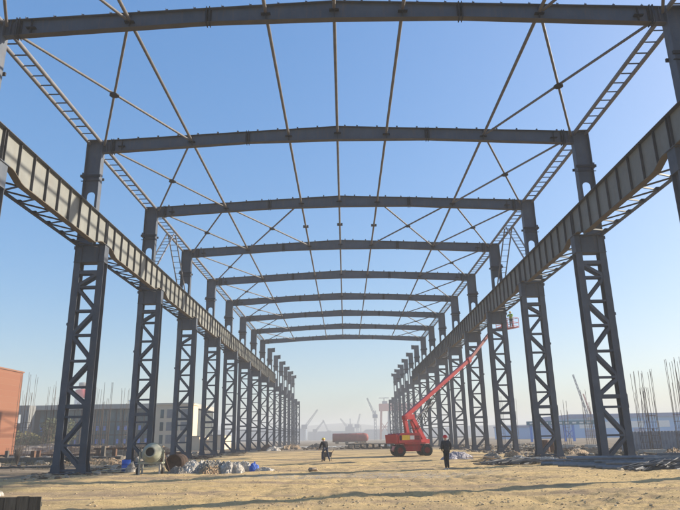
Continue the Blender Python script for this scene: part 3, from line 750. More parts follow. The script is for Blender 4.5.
# weathered crate at the bottom left corner
M['crate'] = mat('dark_weathered_board', (.045,.04,.033), .9, c2=(.14,.125,.10), scale=4, bump=.5)
nt_ = M['crate'].node_tree
mp_ = nt_.nodes.new('ShaderNodeMapping'); mp_.inputs['Scale'].default_value = (3, 1, .3)
tcn = [n for n in nt_.nodes if n.type == 'TEX_COORD'][0]
for n in [n for n in nt_.nodes if n.type == 'TEX_NOISE']: nt_.links.new(mp_.outputs[0], n.inputs['Vector'])
nt_.links.new(tcn.outputs['Object'], mp_.inputs['Vector'])
ct = empty('board_panel', (-6.7, 13.1, 0)); tag(ct, 'dark weathered board panel cut off at the lower left corner', 'board panel')
for i in range(9): MB().box(-1.05+i*.235, -1.05+i*.235+.225, -.60, -.575, .0, .66+.008*math.sin(i*2)).build('plank', 'crate', ct)
for z_ in (.12, .48): MB().box(-1.05, 1.05, -.572, -.52, z_, z_+.08).build('batten', 'crate', ct)
for x_ in (-.9, .9): MB().bar((x_,-.52,.5),(x_,-.1,0),.05,.05).build('prop', 'crate', ct)

# rock and clods
M['rock'] = mat('tan_rock', (.22,.16,.11), .9, c2=(.36,.28,.20), scale=5, bump=.5)
M['clod'] = mat('sandy_clod', (.34,.25,.145), .95, c2=(.56,.43,.27), scale=2, bump=.4)
def rock(r, seed, flat=.6):
    rng = random.Random(seed); m = MB(); n, k = 8, 5; vs = []
    for i in range(k+1):
        th = math.pi*i/k
        for j in range(n):
            a = 2*math.pi*j/n; q = r*(.75+.5*rng.random()) if 0 < i < k else r*.9
            vs.append((q*math.sin(th)*math.cos(a), q*math.sin(th)*math.sin(a), q*math.cos(th)*flat))
    m.add(vs, [(i*n+j, i*n+(j+1) % n, (i+1)*n+(j+1) % n, (i+1)*n+j) for i in range(k) for j in range(n)]); return m
o = rock(.26, 2).build('rock', 'rock', loc=(-1.55, 33.0, gz(-1.55,33)+.06)); tag(o, 'lone brown rock on open sand below the person with the barrow', 'rock')
m = MB()
rng = random.Random(5)
for i in range(4600):
    if i < 3300: x_ = rng.uniform(-14, 15); y_ = 14+26*rng.random()**1.3
    elif i < 3900:
        sgn = rng.choice((-1,1)); x_ = sgn*(14.8+rng.gauss(0,1.6)); y_ = rng.uniform(26, 90)
    else: x_ = rng.gauss(3, 5); y_ = rng.gauss(17.5, 1.1)
    r = .010+.035*rng.random()**3.5
    if 3300 <= i < 3900: r *= 2.3
    c_ = rock(r, i); z_ = gz(x_, y_)+r*.15
    m.add([(vx+x_, vy+y_, vz+z_) for vx, vy, vz in c_.v], c_.f)
o = m.build('gravel', 'clod'); tag(o, 'small clods and stones strewn over the sand', 'gravel', kind='stuff')

M['palerubble'] = mat('pale_rubble', (.22,.18,.135), .95, c2=(.42,.36,.28), scale=1.5, bump=.4)
M['darkrubble'] = mat('dark_rubble', (.06,.045,.032), .95, c2=(.17,.12,.08), scale=1.5, bump=.4)
def rubble(n, mt, lab, seed, sampler, rmin, rmax):
    rg = random.Random(seed); m = MB()
    for i in range(n):
        x_, y_ = sampler(rg); r = rmin+(rmax-rmin)*rg.random()**2.5; z_ = gz(x_, y_)
        if rg.random() < .25:
            a = rg.uniform(0, 6.28); l = r*rg.uniform(2, 5); m.bar((x_, y_, z_+r*.2), (x_+math.cos(a)*l, y_+math.sin(a)*l, z_+r*rg.uniform(.2,.9)), r*.5, r*.18)
        else:
            c_ = rock(r, seed*977+i); m.add([(vx+x_, vy+y_, vz+z_+r*.15) for vx, vy, vz in c_.v], c_.f)
    tag(m.build('rubble', mt), lab, 'rubble', kind='stuff')
foot = lambda sg: (lambda rg: (sg*(15.0+rg.gauss(0, .9)), 30+62*rg.random()**1.1))
rubble(420, 'palerubble', 'pale broken rubble along the feet of the left columns', 31, foot(-1), .04, .22)
rubble(420, 'darkrubble', 'dark brown rubble and sticks along the feet of the left columns', 32, foot(-1), .04, .24)
rubble(420, 'palerubble', 'pale broken rubble along the feet of the right columns', 33, foot(1), .04, .22)
rubble(420, 'darkrubble', 'dark brown rubble and sticks along the feet of the right columns', 34, foot(1), .04, .24)
rubble(700, 'palerubble', 'pale rubble spread over the left field', 35, lambda rg: (-18-30*rg.random(), rg.gauss(70, 11)), .08, .55)
rubble(700, 'darkrubble', 'brown rubble and timber bits spread over the left field', 36, lambda rg: (-18-30*rg.random(), rg.gauss(66, 10)), .08, .55)
rubble(500, 'darkrubble', 'brown rubble outside the right columns before the fence', 37, lambda rg: (17.5+14*rg.random(), rg.uniform(40, 110)), .08, .5)
rubble(350, 'palerubble', 'pale rubble outside the right columns before the fence', 38, lambda rg: (17.5+14*rg.random(), rg.uniform(36, 110)), .06, .4)
rubble(400, 'darkrubble', 'dark scrap spread across the far end of the hall', 39, lambda rg: (rg.uniform(-13, 13), rg.uniform(96, 130)), .06, .4)
# steel pipes on the right
M['pipesteel'] = mat('grey_blue_pipe', (.10,.115,.135), .5, c2=(.20,.215,.235), scale=2, spec=.5, objvar=.3)
def pipe(a, b_, r, label, grp, nm='steel_pipe'):
    a = Vector(a); b_ = Vector(b_); d = b_-a
    m = MB(); n = 12; L_ = d.length; dn = d.normalized(); u_ = Vector((0,0,1)); x_ = dn.cross(u_).normalized(); y_ = x_.cross(dn)
    prof = [(r*.86,.25),(r*.86,0),(r,0),(r,L_),(r*.86,L_),(r*.86,L_-.25),(.001,L_-.25)]
    m.lathe([(.001,.25)]+prof, ax=dn, n=n); o = m.build(nm, 'pipesteel', loc=tuple(a)); return tag(o, label, 'pipe', grp)
rng = random.Random(11)
g1 = 'grey steel pipes bundled at the foot of the right columns'
base = [(12.3,35.6),(12.5,34.9),(12.8,34.3),(13.1,33.7),(13.4,33.2),(13.8,32.6)]
cnt = 0
lays = [(9, 0), (7, 1), (4, 2)]
for n_, lay in lays:
    for i in range(n_):
        x0 = 10.9+i*.25+lay*.7+rng.uniform(-.9,.9); y0 = 35.6-i*.50-lay*.45+rng.uniform(-.1,.1)
        ang = R(-15)+R(rng.uniform(-4,4)); ln = rng.uniform(7.0, 9.8); r = rng.choice((.07,.085,.10))
        z = .09+lay*.17+max(gz(x0,y0), gz(x0+ln, y0-2.4))
        pipe((x0, y0, z), (x0+ln*math.cos(ang), y0+ln*math.sin(ang), z+rng.uniform(-.01,.05)), r, 'long grey steel pipe in the low stack at the foot of the second right column', g1)
for i, (a, b_) in enumerate([((11.0,33.6),(16.8,31.2)),((11.6,39.8),(17.6,38.8)),((12.4,31.4),(18.4,30.2)),((10.6,41.5),(15.9,39.6)),((14.0,29.9),(19.6,29.3))]):
    z = .08+max(gz(*a), gz(*b_))
    pipe((*a,z), (*b_,z), .075, ['thin grey pipe lying apart in front of the pipe stack','loose grey pipe behind the stack near the third right column',
         'loose grey pipe lying before the second right column','grey pipe with its end nearest the third right column','nearest grey pipe lying at the right edge on the sand'][i], 'loose grey pipes on the sand')
# bundle of angle steel with ragged ends
for j,(bx,by,n_,lb) in enumerate(((14.9,30.9,16,'dark bundle of steel angles with ragged ends beyond the pipe stack'),(16.2,32.6,14,'dark bundle of steel angles at the right edge of the photo'))):
    bd = empty('angle_bundle', (bx,by,gz(bx,by))); tag(bd, lb, 'steel bundle')
    for i in range(n_):
        x_, y_ = -.4+rng.uniform(-.5,.5), (i % 5)*.22-.4; z_ = .08+(i//5)*.2
        MB().bar((x_, y_, z_), (x_+rng.uniform(3.5,5), y_-rng.uniform(.3,1.), z_+rng.uniform(0,.12)), .10, .12).build('steel_angle', 'pipesteel', bd)

M['scrapsteel'] = mat('dark_scrap_steel', (.08,.082,.09), .7, c2=(.17,.165,.16), scale=3)
def tangle(x, y, l, h, n, seed, lab):
    rg = random.Random(seed); m = MB()
    for i in range(n):
        a = rg.uniform(-.5, .9); ln = rg.uniform(.6, 2.2); cx, cy = rg.uniform(-l/2, l/2), rg.uniform(-.6, .6); z_ = rg.random()*h*(1-abs(cx)/l)
        p = Vector((cx-math.cos(a)*ln/2, cy-math.sin(a)*ln/2, z_*.5+.04)); q = Vector((cx+math.cos(a)*ln/2, cy+math.sin(a)*ln/2, z_*1.2+.05))
        if i % 3: m.bar(p, q, rg.uniform(.04,.11), rg.uniform(.03,.08))
        else: m.tube([p, (p+q)/2+Vector((0,0,rg.uniform(0,.15))), q], rg.uniform(.02,.05), 6)
    tag(m.build('scrap_tangle', 'scrapsteel', loc=(x, y, gz(x, y))), lab, 'scrap', kind='stuff')
tangle(14.9, 29.8, 3.0, .45, 130, 5, 'dark tangled steel scrap at the near end of the pipe stack')
tangle(16.4, 31.2, 2.6, .5, 110, 6, 'dark tangled steel scrap at the right edge beyond the pipes')
tangle(9.9, 38.5, 3.2, .3, 60, 7, 'flat steel scrap left of the pipe stack')
# scrap along the foot of the right columns
def plank_pile(x, y, n, lab, mt='wood', L_=1.8, spread_=.6, seed=0):
    rg = random.Random(seed); root = empty('plank_pile', (x, y, gz(x,y))); tag(root, lab, 'planks')
    for i in range(n):
        a = rg.uniform(-.6,.6); l = L_*rg.uniform(.5,1); cx, cy = rg.uniform(-spread_,spread_), rg.uniform(-.4,.4); z_ = .03+i*.035
        MB().bar((cx-math.cos(a)*l/2, cy-math.sin(a)*l/2, z_), (cx+math.cos(a)*l/2, cy+math.sin(a)*l/2, z_+rg.uniform(0,.1)), .16, .03).build('plank', mt, root)
def heap(x, y, l, w_, h, mt, seed, name, lab, cat):
    o = crumple(name, None, mt, l, w_, h, seed, (x, y, gz(x,y)-.03), seed*.7); return tag(o, lab, cat)
heap(8.3, 48.5, 3.0, 1.4, .55, 'lav', 41, 'tarpaulin', 'lavender grey tarpaulin heap just behind the person in the red helmet', 'tarpaulin')
heap(10.3, 45.5, 2.2, 1.1, .5, 'sheet2', 43, 'tarpaulin', 'dusty grey sheeting heap before the fourth right column', 'tarpaulin')
heap(11.7, 43.5, 2.0, 1.1, .42, 'sheet', 45, 'tarpaulin', 'whitish sheeting heap between third and fourth right columns', 'tarpaulin')
heap(13.0, 50.0, 2.4, 1.6, .6, 'sheet3', 47, 'sacking_heap', 'brown sacking heap by the fourth right column', 'sacking')
heap(12.9, 41.8, 2.4, 1.0, .3, 'concrete', 49, 'rubble_heap', 'low pale rubble heap left of the grey pipe stack', 'rubble heap')
heap(19.4, 38.6, 3.4, 1.6, .75, 'sheet3', 51, 'sand_heap', 'sandy heap behind the pipes at the right edge', 'sand heap')
heap(22.2, 40.6, 4.2, 1.4, .6, 'sheet', 53, 'sheeting_heap', 'long white sheeting heap behind the sandy heap', 'sheeting')
heap(19.4, 54.0, 4.2, 1.8, .40, 'sheet3', 55, 'earth_heap', 'dark earth heap between the second and third right columns', 'earth heap')
heap(21.8, 56.0, 5.0, 1.6, .45, 'sheet3', 57, 'earth_heap', 'brown earth heap beyond the right columns before the fence', 'earth heap')
plank_pile(9.2, 43.2, 8, 'loose timber planks before the tarpaulins on the right', seed=3)
plank_pile(11.4, 41.6, 6, 'pale planks lying left of the rubble heap', 'concrete', 2.4, seed=5)
plank_pile(-13.2, 48.5, 8, 'brown planks at the foot of the third left column', seed=7)
plank_pile(-12.4, 58, 9, 'timber planks at the foot of the fourth left column', 'rust', seed=9)
plank_pile(-13.0, 37.0, 7, 'broken planks and stones at the foot of the second left column', 'concrete', 1.3, seed=12)
plank_pile(-12.2, 72, 9, 'timber planks at the foot of the fifth left column', 'wood', 2.4, seed=13)
MB_ = MB
# vertical rusty things and small red tank seen between the third and fourth right columns
o = MB().lathe([(.001,0),(.32,0),(.34,.05),(.34,.85),(.32,.9),(.001,.9)], n=18).build('steel_drum', 'red', loc=(20.2, 62, 0)); tag(o, 'red upright drum seen between the third and fourth right columns', 'drum')
o = MB().lathe([(.001,0),(.40,0),(.42,.05),(.42,1.1),(.40,1.15),(.001,1.15)], n=18).build('steel_drum', 'rust', loc=(17.6, 57, 0)); tag(o, 'rusty upright drum just outside the third right column', 'drum')
o = MB().lathe([(.001,0),(.40,0),(.42,.05),(.42,1.0),(.40,1.05),(.001,1.05)], n=18).build('steel_drum', 'rust', loc=(18.6, 58.5, 0)); tag(o, 'second rusty upright drum, right of the other outside the third column', 'drum')
bx = MB().box(-.55,.55,-.4,.4,0,1.0).box(-.58,.58,-.43,.43,1.0,1.05).build('tool_box', 'rust', loc=(27.5, 50, 0)); tag(bx, 'rust red site box in front of the grey fence at the right edge', 'box')

# rebar cages standing as column starters
def rebar(x, y, h, n, seed, lab, w_=.6, fan=0.):
    rg = random.Random(seed); root = empty('rebar_cage', (x, y, 0)); tag(root, lab, 'rebar cage')
    for i in range(n):
        a = 2*math.pi*i/n; bx_, by_ = math.cos(a)*w_/2, math.sin(a)*w_/2
        hh = h*rg.choice((1, .97, .78, .74)); k = rg.uniform(-.12,.12)+fan
        MB().tube([(bx_,by_,0),(bx_+k*.3,by_,hh*.5),(bx_*1.1+k*1.2,by_+rg.uniform(-.15,.15),hh)], .016, 5).build('bar', 'rebar', root)
    for z in np.arange(.4, h*.45, .5):
        m = MB()
        for i in range(n):
            a, c = 2*math.pi*i/n, 2*math.pi*(i+1)/n
            m.bar((math.cos(a)*w_/2, math.sin(a)*w_/2, z), (math.cos(c)*w_/2, math.sin(c)*w_/2, z), .02, .02)
        m.build('tie_ring', 'rebar', root)
    MB().box(-.5,.5,-.5,.5,-.1,.35).build('footing', 'concrete', root)
rb = [(-36.6,72,9.6,8,'tall rebar cage standing beside the brick building'),(-35.2,71,9.2,8,'second tall rebar cage right of the one beside the brick building'),
      (-33.8,73,8.2,7,'short leaning rebar cage before the grey concrete portal'),(-34.5,76,8.9,8,'rebar cage just left of the second left column'),
      (-30.2,78,8.2,8,'rebar cage behind the first bay right of the second left column'),(-28.3,76,8.6,8,'rebar cage before the glass front between second and third left columns'),
      (-25.8,75,7.8,7,'rebar cage close to the left edge of the third left column'),(-31.8,77,8.6,7,'rebar cage seen through the second left column'),
      (23.3,50,6.3,10,'rebar cage before the grey fence right of the second right column'),(24.3,50.6,6.5,10,'taller rebar cage beside the one right of the second right column'),
      (25.6,49,7.1,10,'tallest rebar cage near the right edge before the fence'),(26.5,49.5,7.3,10,'rebar cage touching the tallest one near the right edge'),
      (27.5,51,5.6,8,'thin low rebar cage at the right edge before the fence'),
      (26.3,80,6.6,8,'distant rebar cage just right of the third right column'),(27.6,80,5.8,8,'distant low rebar cage left of the blue gantry leg'),
      (29.5,78,6.8,9,'distant rebar cage beneath the lattice jib'),(30.7,79,6.2,8,'distant rebar cage close to the left edge of the second right column'),
      (23.5,96,7.5,8,'far rebar cage between the third and fourth right columns'),(26,98,7,8,'far rebar cage left of the third right column')]
for i, (x_, y_, h, n, lb) in enumerate(rb): rebar(x_, y_, h, n, i+1, lb, .9 if x_ < 0 else .8, .1 if 25 < x_ < 27 and y_ < 60 else 0)

# left field: ground beams and pile heads
M['darkrubblem'] = mat('dark_dirt', (.09,.065,.045), .95, c2=(.20,.145,.10), scale=1.2, bump=.4)
M['field'] = mat('pale_earth', (.26,.20,.14), .95, c2=(.48,.40,.31), scale=.6, bump=.4)
def beam(name, a, b_, w_, h, mt, lab, cat, z=0.):
    o = MB().bar((a[0],a[1],z+h/2), (b_[0],b_[1],z+h/2), w_, h).build(name, mt); return tag(o, lab, cat)
beam('ground_beam', (-52,60.5), (-19.5,57), .6, .45, 'darkconc', 'long dark ground beam crossing the left field', 'ground beam')
beam('ground_beam', (-60,78), (-17,70), .6, .5, 'rust', 'rust brown ground beam behind the dark one in the left field', 'ground beam')
beam('ground_beam', (-24,62), (-17.5,62), .25, .2, 'rust', 'rusty rail on short posts between second and third left columns', 'rail', .95)
beam('ground_beam', (-55,46.5), (-20,45.5), .5, .12, 'darkconc', 'low dark kerb nearest the camera in the left field', 'kerb')
pp = [(-30.9,61.2,1.15),(-29.3,61,1.0),(-24.2,60,1.1),(-22.7,61,1.3),(-21.1,59.5,1.05),(-20.0,61,1.1),(-18.9,60,1.0),(-26.3,61,1.0),(-34,72,.9),(-37.8,72.5,.95),(-41,73,.9),(-24.3,72,1.),(-22.0,72,1.1),(-27,71,.9)]
for i, (x_, y_, h) in enumerate(pp):
    m = MB().box(-.17,.17,-.17,.17,0,h)
    for q in ((-.1,-.1),(.1,.1),(-.1,.1),(.1,-.1)): m.tube([(q[0],q[1],h),(q[0]*1.2,q[1],h+.28)], .015, 4)
    o = m.build('pile_head', 'rust' if i % 3 else 'darkconc', loc=(x_,y_,0))
    tag(o, '%s short %s post standing in the left field, counted from the left' % (ORD[1+sorted(p[0] for p in pp).index(x_)], 'rusty' if i % 3 else 'dark'), 'post', 'short posts in the left field')
o = MB().box(-1,1,-.4,.4,0,.5).build('steel_box', 'black', loc=(-22.9,56.0,0)); tag(o, 'low black box on the dirt just right of the second left column', 'box')
for i, (x_, y_, l, w_, h, mt, lb) in enumerate([(-48,98,30,8,1.6,'field','long pale earth bank before the office building'),(-30,92,16,6,1.5,'field','pale earth bank between second and third left columns'),
      (-33,82,14,5,1.3,'sheet3','brown earth bank seen through the rebar cages'),(-26,84,9,4,1.5,'sheet3','brown earth mound before the glass front'),(-22,68,7,2.5,1.0,'sheet3','rough brown dirt mound behind the rusty rail'),
      (-42,66,12,4,.8,'sheet3','low brown dirt mound before the brick building'),(-19.5,52,5,2,.5,'sheet3','brown rubble strip beside the third left column')]):
    heap(x_, y_, l, w_, h, mt, 61+i*3, 'earth_bank', lb, 'earth bank').rotation_euler = (0,0,R(3*i-8))

heap(-23.5, 69, 9, 3, 1.7, 'sheet3', 84, 'earth_bank', 'tall brown dirt bank right behind the rusty rail posts', 'earth bank')
heap(-34, 60, 8, 2.5, .9, 'darkrubblem', 87, 'earth_bank', 'dark brown dirt bank left of the second left column', 'earth bank')
for i, (x_, y_, h) in enumerate([(-30.5,56,2.0),(-31.8,55,1.7),(-26.2,52,1.8),(-33.4,58,2.2),(-20.6,66,1.6)]):
    rg = random.Random(i+50); m = MB()
    for k in range(42):
        a = rg.uniform(0, 6.28); r_ = rg.uniform(.1, .7); q = Vector((math.cos(a)*r_*.5, math.sin(a)*r_*.5, h*rg.uniform(.4,.7))); q2 = q+Vector((math.cos(a)*r_*.4, math.sin(a)*r_*.4, h*rg.uniform(.15,.4)))
        m.tube([(0,0,0), q, q2], [.022,.013,.006], 4)
    tag(m.build('bare_shrub', 'rebar', loc=(x_,y_,0)), 'leafless brown shrub, %s in the left field counted from the left' % ['third','second','fourth','first','fifth'][i], 'shrub', 'leafless shrubs in the left field')
# dry weeds in the left field
M['weed'] = mat('dry_straw', (.30,.23,.12), .9, var=.3); m = MB(); rng = random.Random(21)
for i in range(1500):
    if i % 4: x_ = -17.5-28*rng.random(); y_ = rng.uniform(40, 75)
    else: x_ = 17+12*rng.random(); y_ = rng.uniform(30, 60)
    if vnoise(np.array(x_*.3), np.array(y_*.3), 9) < .45: continue
    for k in range(4):
        dx, dy = rng.uniform(-.15,.15), rng.uniform(-.15,.15); h = rng.uniform(.15,.55)
        m.add([(x_+dx-.012,y_+dy,0),(x_+dx+.012,y_+dy,0),(x_+dx*2.2,y_+dy*2.2,h)], [(0,1,2)])
tag(m.build('dry_grass', 'weed'), 'dry straw coloured weeds growing on the dirt outside the columns', 'weeds', kind='stuff')

# ------------------------------------------------------------------ bushes and trees
M['leaf'] = mat('olive_leaves', (.045,.055,.02), .8, c2=(.11,.11,.04), scale=2)
M['leafy'] = mat('yellow_green_leaves', (.12,.11,.035), .8, c2=(.22,.19,.07), scale=2)
M['trunk'] = mat('bark', (.10,.075,.05), .9)
def bush(name, x, y, w_, h, mt, lab, n=900, seed=0, trunk=.25):
    n = int(n*1.8)
    rg = random.Random(seed); root = empty(name, (x,y,0)); tag(root, lab, 'bush' if name == 'bush' else 'tree')
    m = MB(); z0 = h*trunk; cl = [(rg.uniform(-.6,.6)*w_/2, rg.uniform(-.6,.6)*w_/2, z0+(h-z0)*rg.uniform(.25,.8), rg.uniform(.22,.4)*w_) for _ in range(9)]
    t = MB().tube([(0,0,0),(0,.02,z0),(.1,.05,h*.6)], [.04*w_,.03*w_,.012*w_], 7)
    for c in cl: t.tube([(0,.02,z0*.8),(c[0]*.5,c[1]*.5,(c[2]+z0)/2),(c[0],c[1],c[2])], [.018*w_,.012*w_,.005*w_], 5)
    t.build('trunk', 'trunk', root)
    for i in range(n):
        c = rg.choice(cl); v = Vector((rg.gauss(0,1), rg.gauss(0,1), rg.gauss(0,1))).normalized()*c[3]*rg.random()**.35
        p = Vector(c[:3])+v*Vector((1,1,.75)).length/1.6; p.z = max(p.z, .05)
        a = Vector((rg.gauss(0,1), rg.gauss(0,1), rg.gauss(0,1))).normalized(); b_ = a.orthogonal().normalized(); s_ = rg.uniform(.035,.07)*w_*.8
        m.add([p-a*s_, p+b_*s_*.6, p+a*s_, p-b_*s_*.6], [(0,1,2,3)])
    m.build('crown', mt, root)
bush('bush', -62.5, 140, 7.0, 6.2, 'leaf', 'round olive bush left of the second left column before the office building', 1500, 3, .1)
bush('bush', -69.5, 140, 6.5, 3.0, 'leafy', 'low yellow green bush before the grey concrete portal', 1100, 4, .05)
bush('bush', -60, 136, 3.6, 3.0, 'leafy', 'small yellowish bush seen through the second left column', 700, 5, .05)
bush('bush', -74, 130, 6, 2.2, 'leafy', 'low yellow green bush at the foot of the brick building', 800, 6, .05)

# ------------------------------------------------------------------ buildings
def bldg(name, x0, x1, y0, y1, h, mt, lab, z=0):
    root = empty(name, ((x0+x1)/2, (y0+y1)/2, 0)); tag(root, lab, 'building'); hx, hy = (x1-x0)/2, (y1-y0)/2
    MB().box(-hx,hx,-hy,hy,z,h).build('wall', mt, root); return root, hx, hy
M['glass'] = mat('dark_green_glass', (.05,.10,.105), .35, var=.5, scale=.25, spec=.3)
M['blueglass'] = mat('blue_glass', (.10,.22,.60), .3, var=.2, spec=.6)
M['officegrey'] = mat('grey_cladding', (.20,.20,.195), .7, var=.1, scale=.5)
M['fascia'] = mat('pale_fascia', (.36,.34,.30), .8, var=.08, scale=.4)
M['officedark'] = mat('dark_facade_cladding', (.055,.062,.06), .7, var=.2, scale=.4)
M['cream'] = mat('cream_render', (.66,.54,.38), .9, var=.08, scale=.4)
M['roofgrey'] = mat('grey_roof', (.22,.22,.22), .8)
root, hx, hy = bldg('brick_building', -68, -46.6, 62, 91, 11.55, 'brick', 'red brick building at the left edge of the photo')
MB().box(-hx-.1,hx+.12,-hy-.1,hy+.12,11.55,11.75).build('roof', 'brick', root)
for y_ in (-8.5,-3.5): MB().box(hx-.05,hx+.03,y_-.8,y_+.8,5.2,7.6).build('window', 'glass', root)

# office building with glazed front
root, hx, hy = bldg('office_building', -73, -36, 150, 175, 9.2, 'officedark', 'long grey office building with dark glass front and blue panes')
MB().box(-hx-.8,hx+.6,-hy-1.6,hy,9.2,10.25).build('roof', 'fascia', root)
for i in range(22):
    xx = -hx+1.2+i*(2*hx-2.4)/21
    if i == 0: continue
    MB().box(xx-.06,xx+.06,-hy-.3,-hy,0,9.2).build('mullion', 'officedark', root)
for r_ in range(3):
    for i in range(21):
        xa = -hx+1.2+i*(2*hx-2.4)/21; w0 = xa+.2; w1 = xa+(2*hx-2.4)/21-.2; z0 = .5+r_*2.95
        wn = MB().box(w0,w1,-hy-.12,-hy-.02,z0,z0+2.7).build('window', 'glass', root)
        if (i*7+r_*3) % 3 != 1 and r_ < 2: MB().box(w0+.3,w1-.4,-hy-.16,-hy-.125,z0+.9,z0+1.9).build('pane', 'blueglass', wn)
o = MB().box(-.8,.8,-.8,.8,0,.9).lathe([(1.3,.9),(1.2,1.1),(.1,1.5)], n=12).build('roof_vent', 'white', root, loc=(3.5,-9,10.25))
# portal
pt = empty('concrete_portal', (-74, 146, 0)); tag(pt, 'grey concrete portal frame beside the brick building', 'portal')
MB().box(-7.4,2.3,-1.5,1.5,8.2,10.1).build('lintel', 'officegrey', pt); MB().box(.6,2.3,-1.5,1.5,0,8.2).build('pillar', 'officegrey', pt); MB().box(-7.4,-6.2,-1.5,1.5,0,8.2).build('pillar', 'officegrey', pt)
root, hx, hy = bldg('annex_building', -80.5, -75.6, 150, 160, 6.3, 'brick', 'pinkish low building seen through the concrete portal')
# cream building
root, hx, hy = bldg('cream_building', -38.7, -31.0, 130, 135, 8.75, 'cream', 'cream office block between the third and fourth left columns')
MB().box(-hx-.15,hx+.15,-hy-.15,hy,8.75,9.0).build('roof', 'cream', root)
for i, (a, c) in enumerate(((1.2,1.9),(2.5,4.9),(5.4,6.9))):
    for z0 in (1.2, 3.7, 6.2): MB().box(-hx+a,-hx+c,-hy-.04,-hy+.02,z0,z0+1.7).build('window', 'glass' if i == 0 else 'roofgrey', root)
root, hx, hy = bldg('site_office', -29.2, -26.6, 118, 128, 2.35, 'cream', 'small cream site cabin between the fourth and fifth left columns')
MB().box(-hx-.1,hx+.1,-hy-.1,hy+.1,2.35,2.5).build('roof', 'roofgrey', root)
root, hx, hy = bldg('site_office', -24.9, -22.6, 118, 128, 2.5, 'cream', 'small pale cabin between the fifth and sixth left columns')
MB().box(-hx-.1,hx+.1,-hy-.1,hy+.1,2.5,2.65).build('roof', 'roofgrey', root)
# red and white tower
st = empty('striped_tower', (-124.5, 300, 0)); tag(st, 'white and red banded tower rising behind the office building', 'tower')
MB().lathe([(2.3,0),(2.3,22)], n=20).build('tower_body', 'white', st)
MB().lathe([(3.1,22),(3.4,22.2),(3.4,25.6),(3.1,26),(.01,26)], n=20).build('red_band', 'redhat', st)
MB().lathe([(1.0,26),(1.0,27.5),(2.0,27.6),(2.0,29.2),(.01,29.6)], n=16).build('cap', 'officegrey', st)
MB().lathe([(2.31,17),(3.2,17.2),(3.3,19.5),(3.2,22)], n=20).build('white_band', 'white', st)

# right side: fence, long blue building, blue gantry
M['fence'] = mat('grey_corrugated_sheet', (.22,.23,.26), .6, c2=(.33,.34,.37), scale=1.5)
fn = empty('metal_fence', (39.2, 55, 0), R(-2)); tag(fn, 'grey corrugated sheet fence beyond the right columns', 'fence')
poly = []
for i in range(0, 220): poly.append((-15.5+i*.14, .05 if i % 2 else -.05))
m = MB(); n_ = len(poly)
m.add([(x_,y_,0) for x_,y_ in poly]+[(x_,y_,1.72) for x_,y_ in poly]+[(x_,y_+.02,0) for x_,y_ in poly]+[(x_,y_+.02,1.72) for x_,y_ in poly],
      [(i,i+1,n_+i+1,n_+i) for i in range(n_-1)]+[(2*n_+i,3*n_+i,3*n_+i+1,2*n_+i+1) for i in range(n_-1)]+[(n_+i,n_+i+1,3*n_+i+1,3*n_+i) for i in range(n_-1)])
m.build('panel', 'fence', fn)
for i in range(12): MB().box(-15.4+i*2.8-.05,-15.4+i*2.8+.05,.09,.19,0,1.95).build('post', 'stiff', fn)
M['blueclad'] = mat('blue_cladding', (.05,.31,.62), .6, c2=(.08,.38,.70), scale=.12)
M['bluedark'] = mat('dark_blue_roof', (.05,.13,.32), .6, var=.15)
root, hx, hy = bldg('factory_hall', 88, 260, 250, 300, 7.4, 'blueclad', 'long pale blue factory hall beyond the fence on the right')
MB().box(-hx-.6,hx+.6,-hy-.8,hy,7.4,8.9).build('roof', 'bluedark', root)
for i in range(17): MB().box(-hx+3+i*10,-hx+8+i*10,-hy-.06,-hy+.02,3.6,6.0).build('window', 'white', root)
for i in range(9): MB().box(-hx+5+i*19,-hx+9+i*19,-hy-.08,-hy+.02,0,3.2).build('door', 'bluedark', root)
root, hx, hy = bldg('blue_shed', 66, 84, 262, 285, 4.6, 'blueclad', 'lower blue shed left of the long factory hall')
MB().box(-hx-.4,hx+.4,-hy-.5,hy,4.6,5.3).build('roof', 'bluedark', root)
M['teal'] = mat('teal_blue_paint', (.03,.17,.24), .5, var=.15); M['brightblue'] = mat('bright_blue_paint', (.03,.20,.62), .5, var=.1)
gt = empty('blue_gantry', (50.5, 150, 0)); tag(gt, 'blue gantry crane frame with teal beam behind the right columns', 'gantry crane')
MB().box(-8,7.5,-.5,.5,3.7,4.6).build('beam', 'teal', gt)
for i in range(9): MB().box(-7.5+i*1.65,-6.6+i*1.65,-.54,-.505,3.95,4.3).build('panel', 'white', gt)
for x_ in (-7.2,.6,2.6): MB().bar((x_,0,0),(x_,0,3.7),.45,.5,up=(0,1,0)).build('leg', 'brightblue', gt)
MB().bar((.6,0,.6),(2.6,0,2.8),.18,.18).bar((.6,0,2.8),(2.6,0,.6),.18,.18).build('cross_strut', 'brightblue', gt)

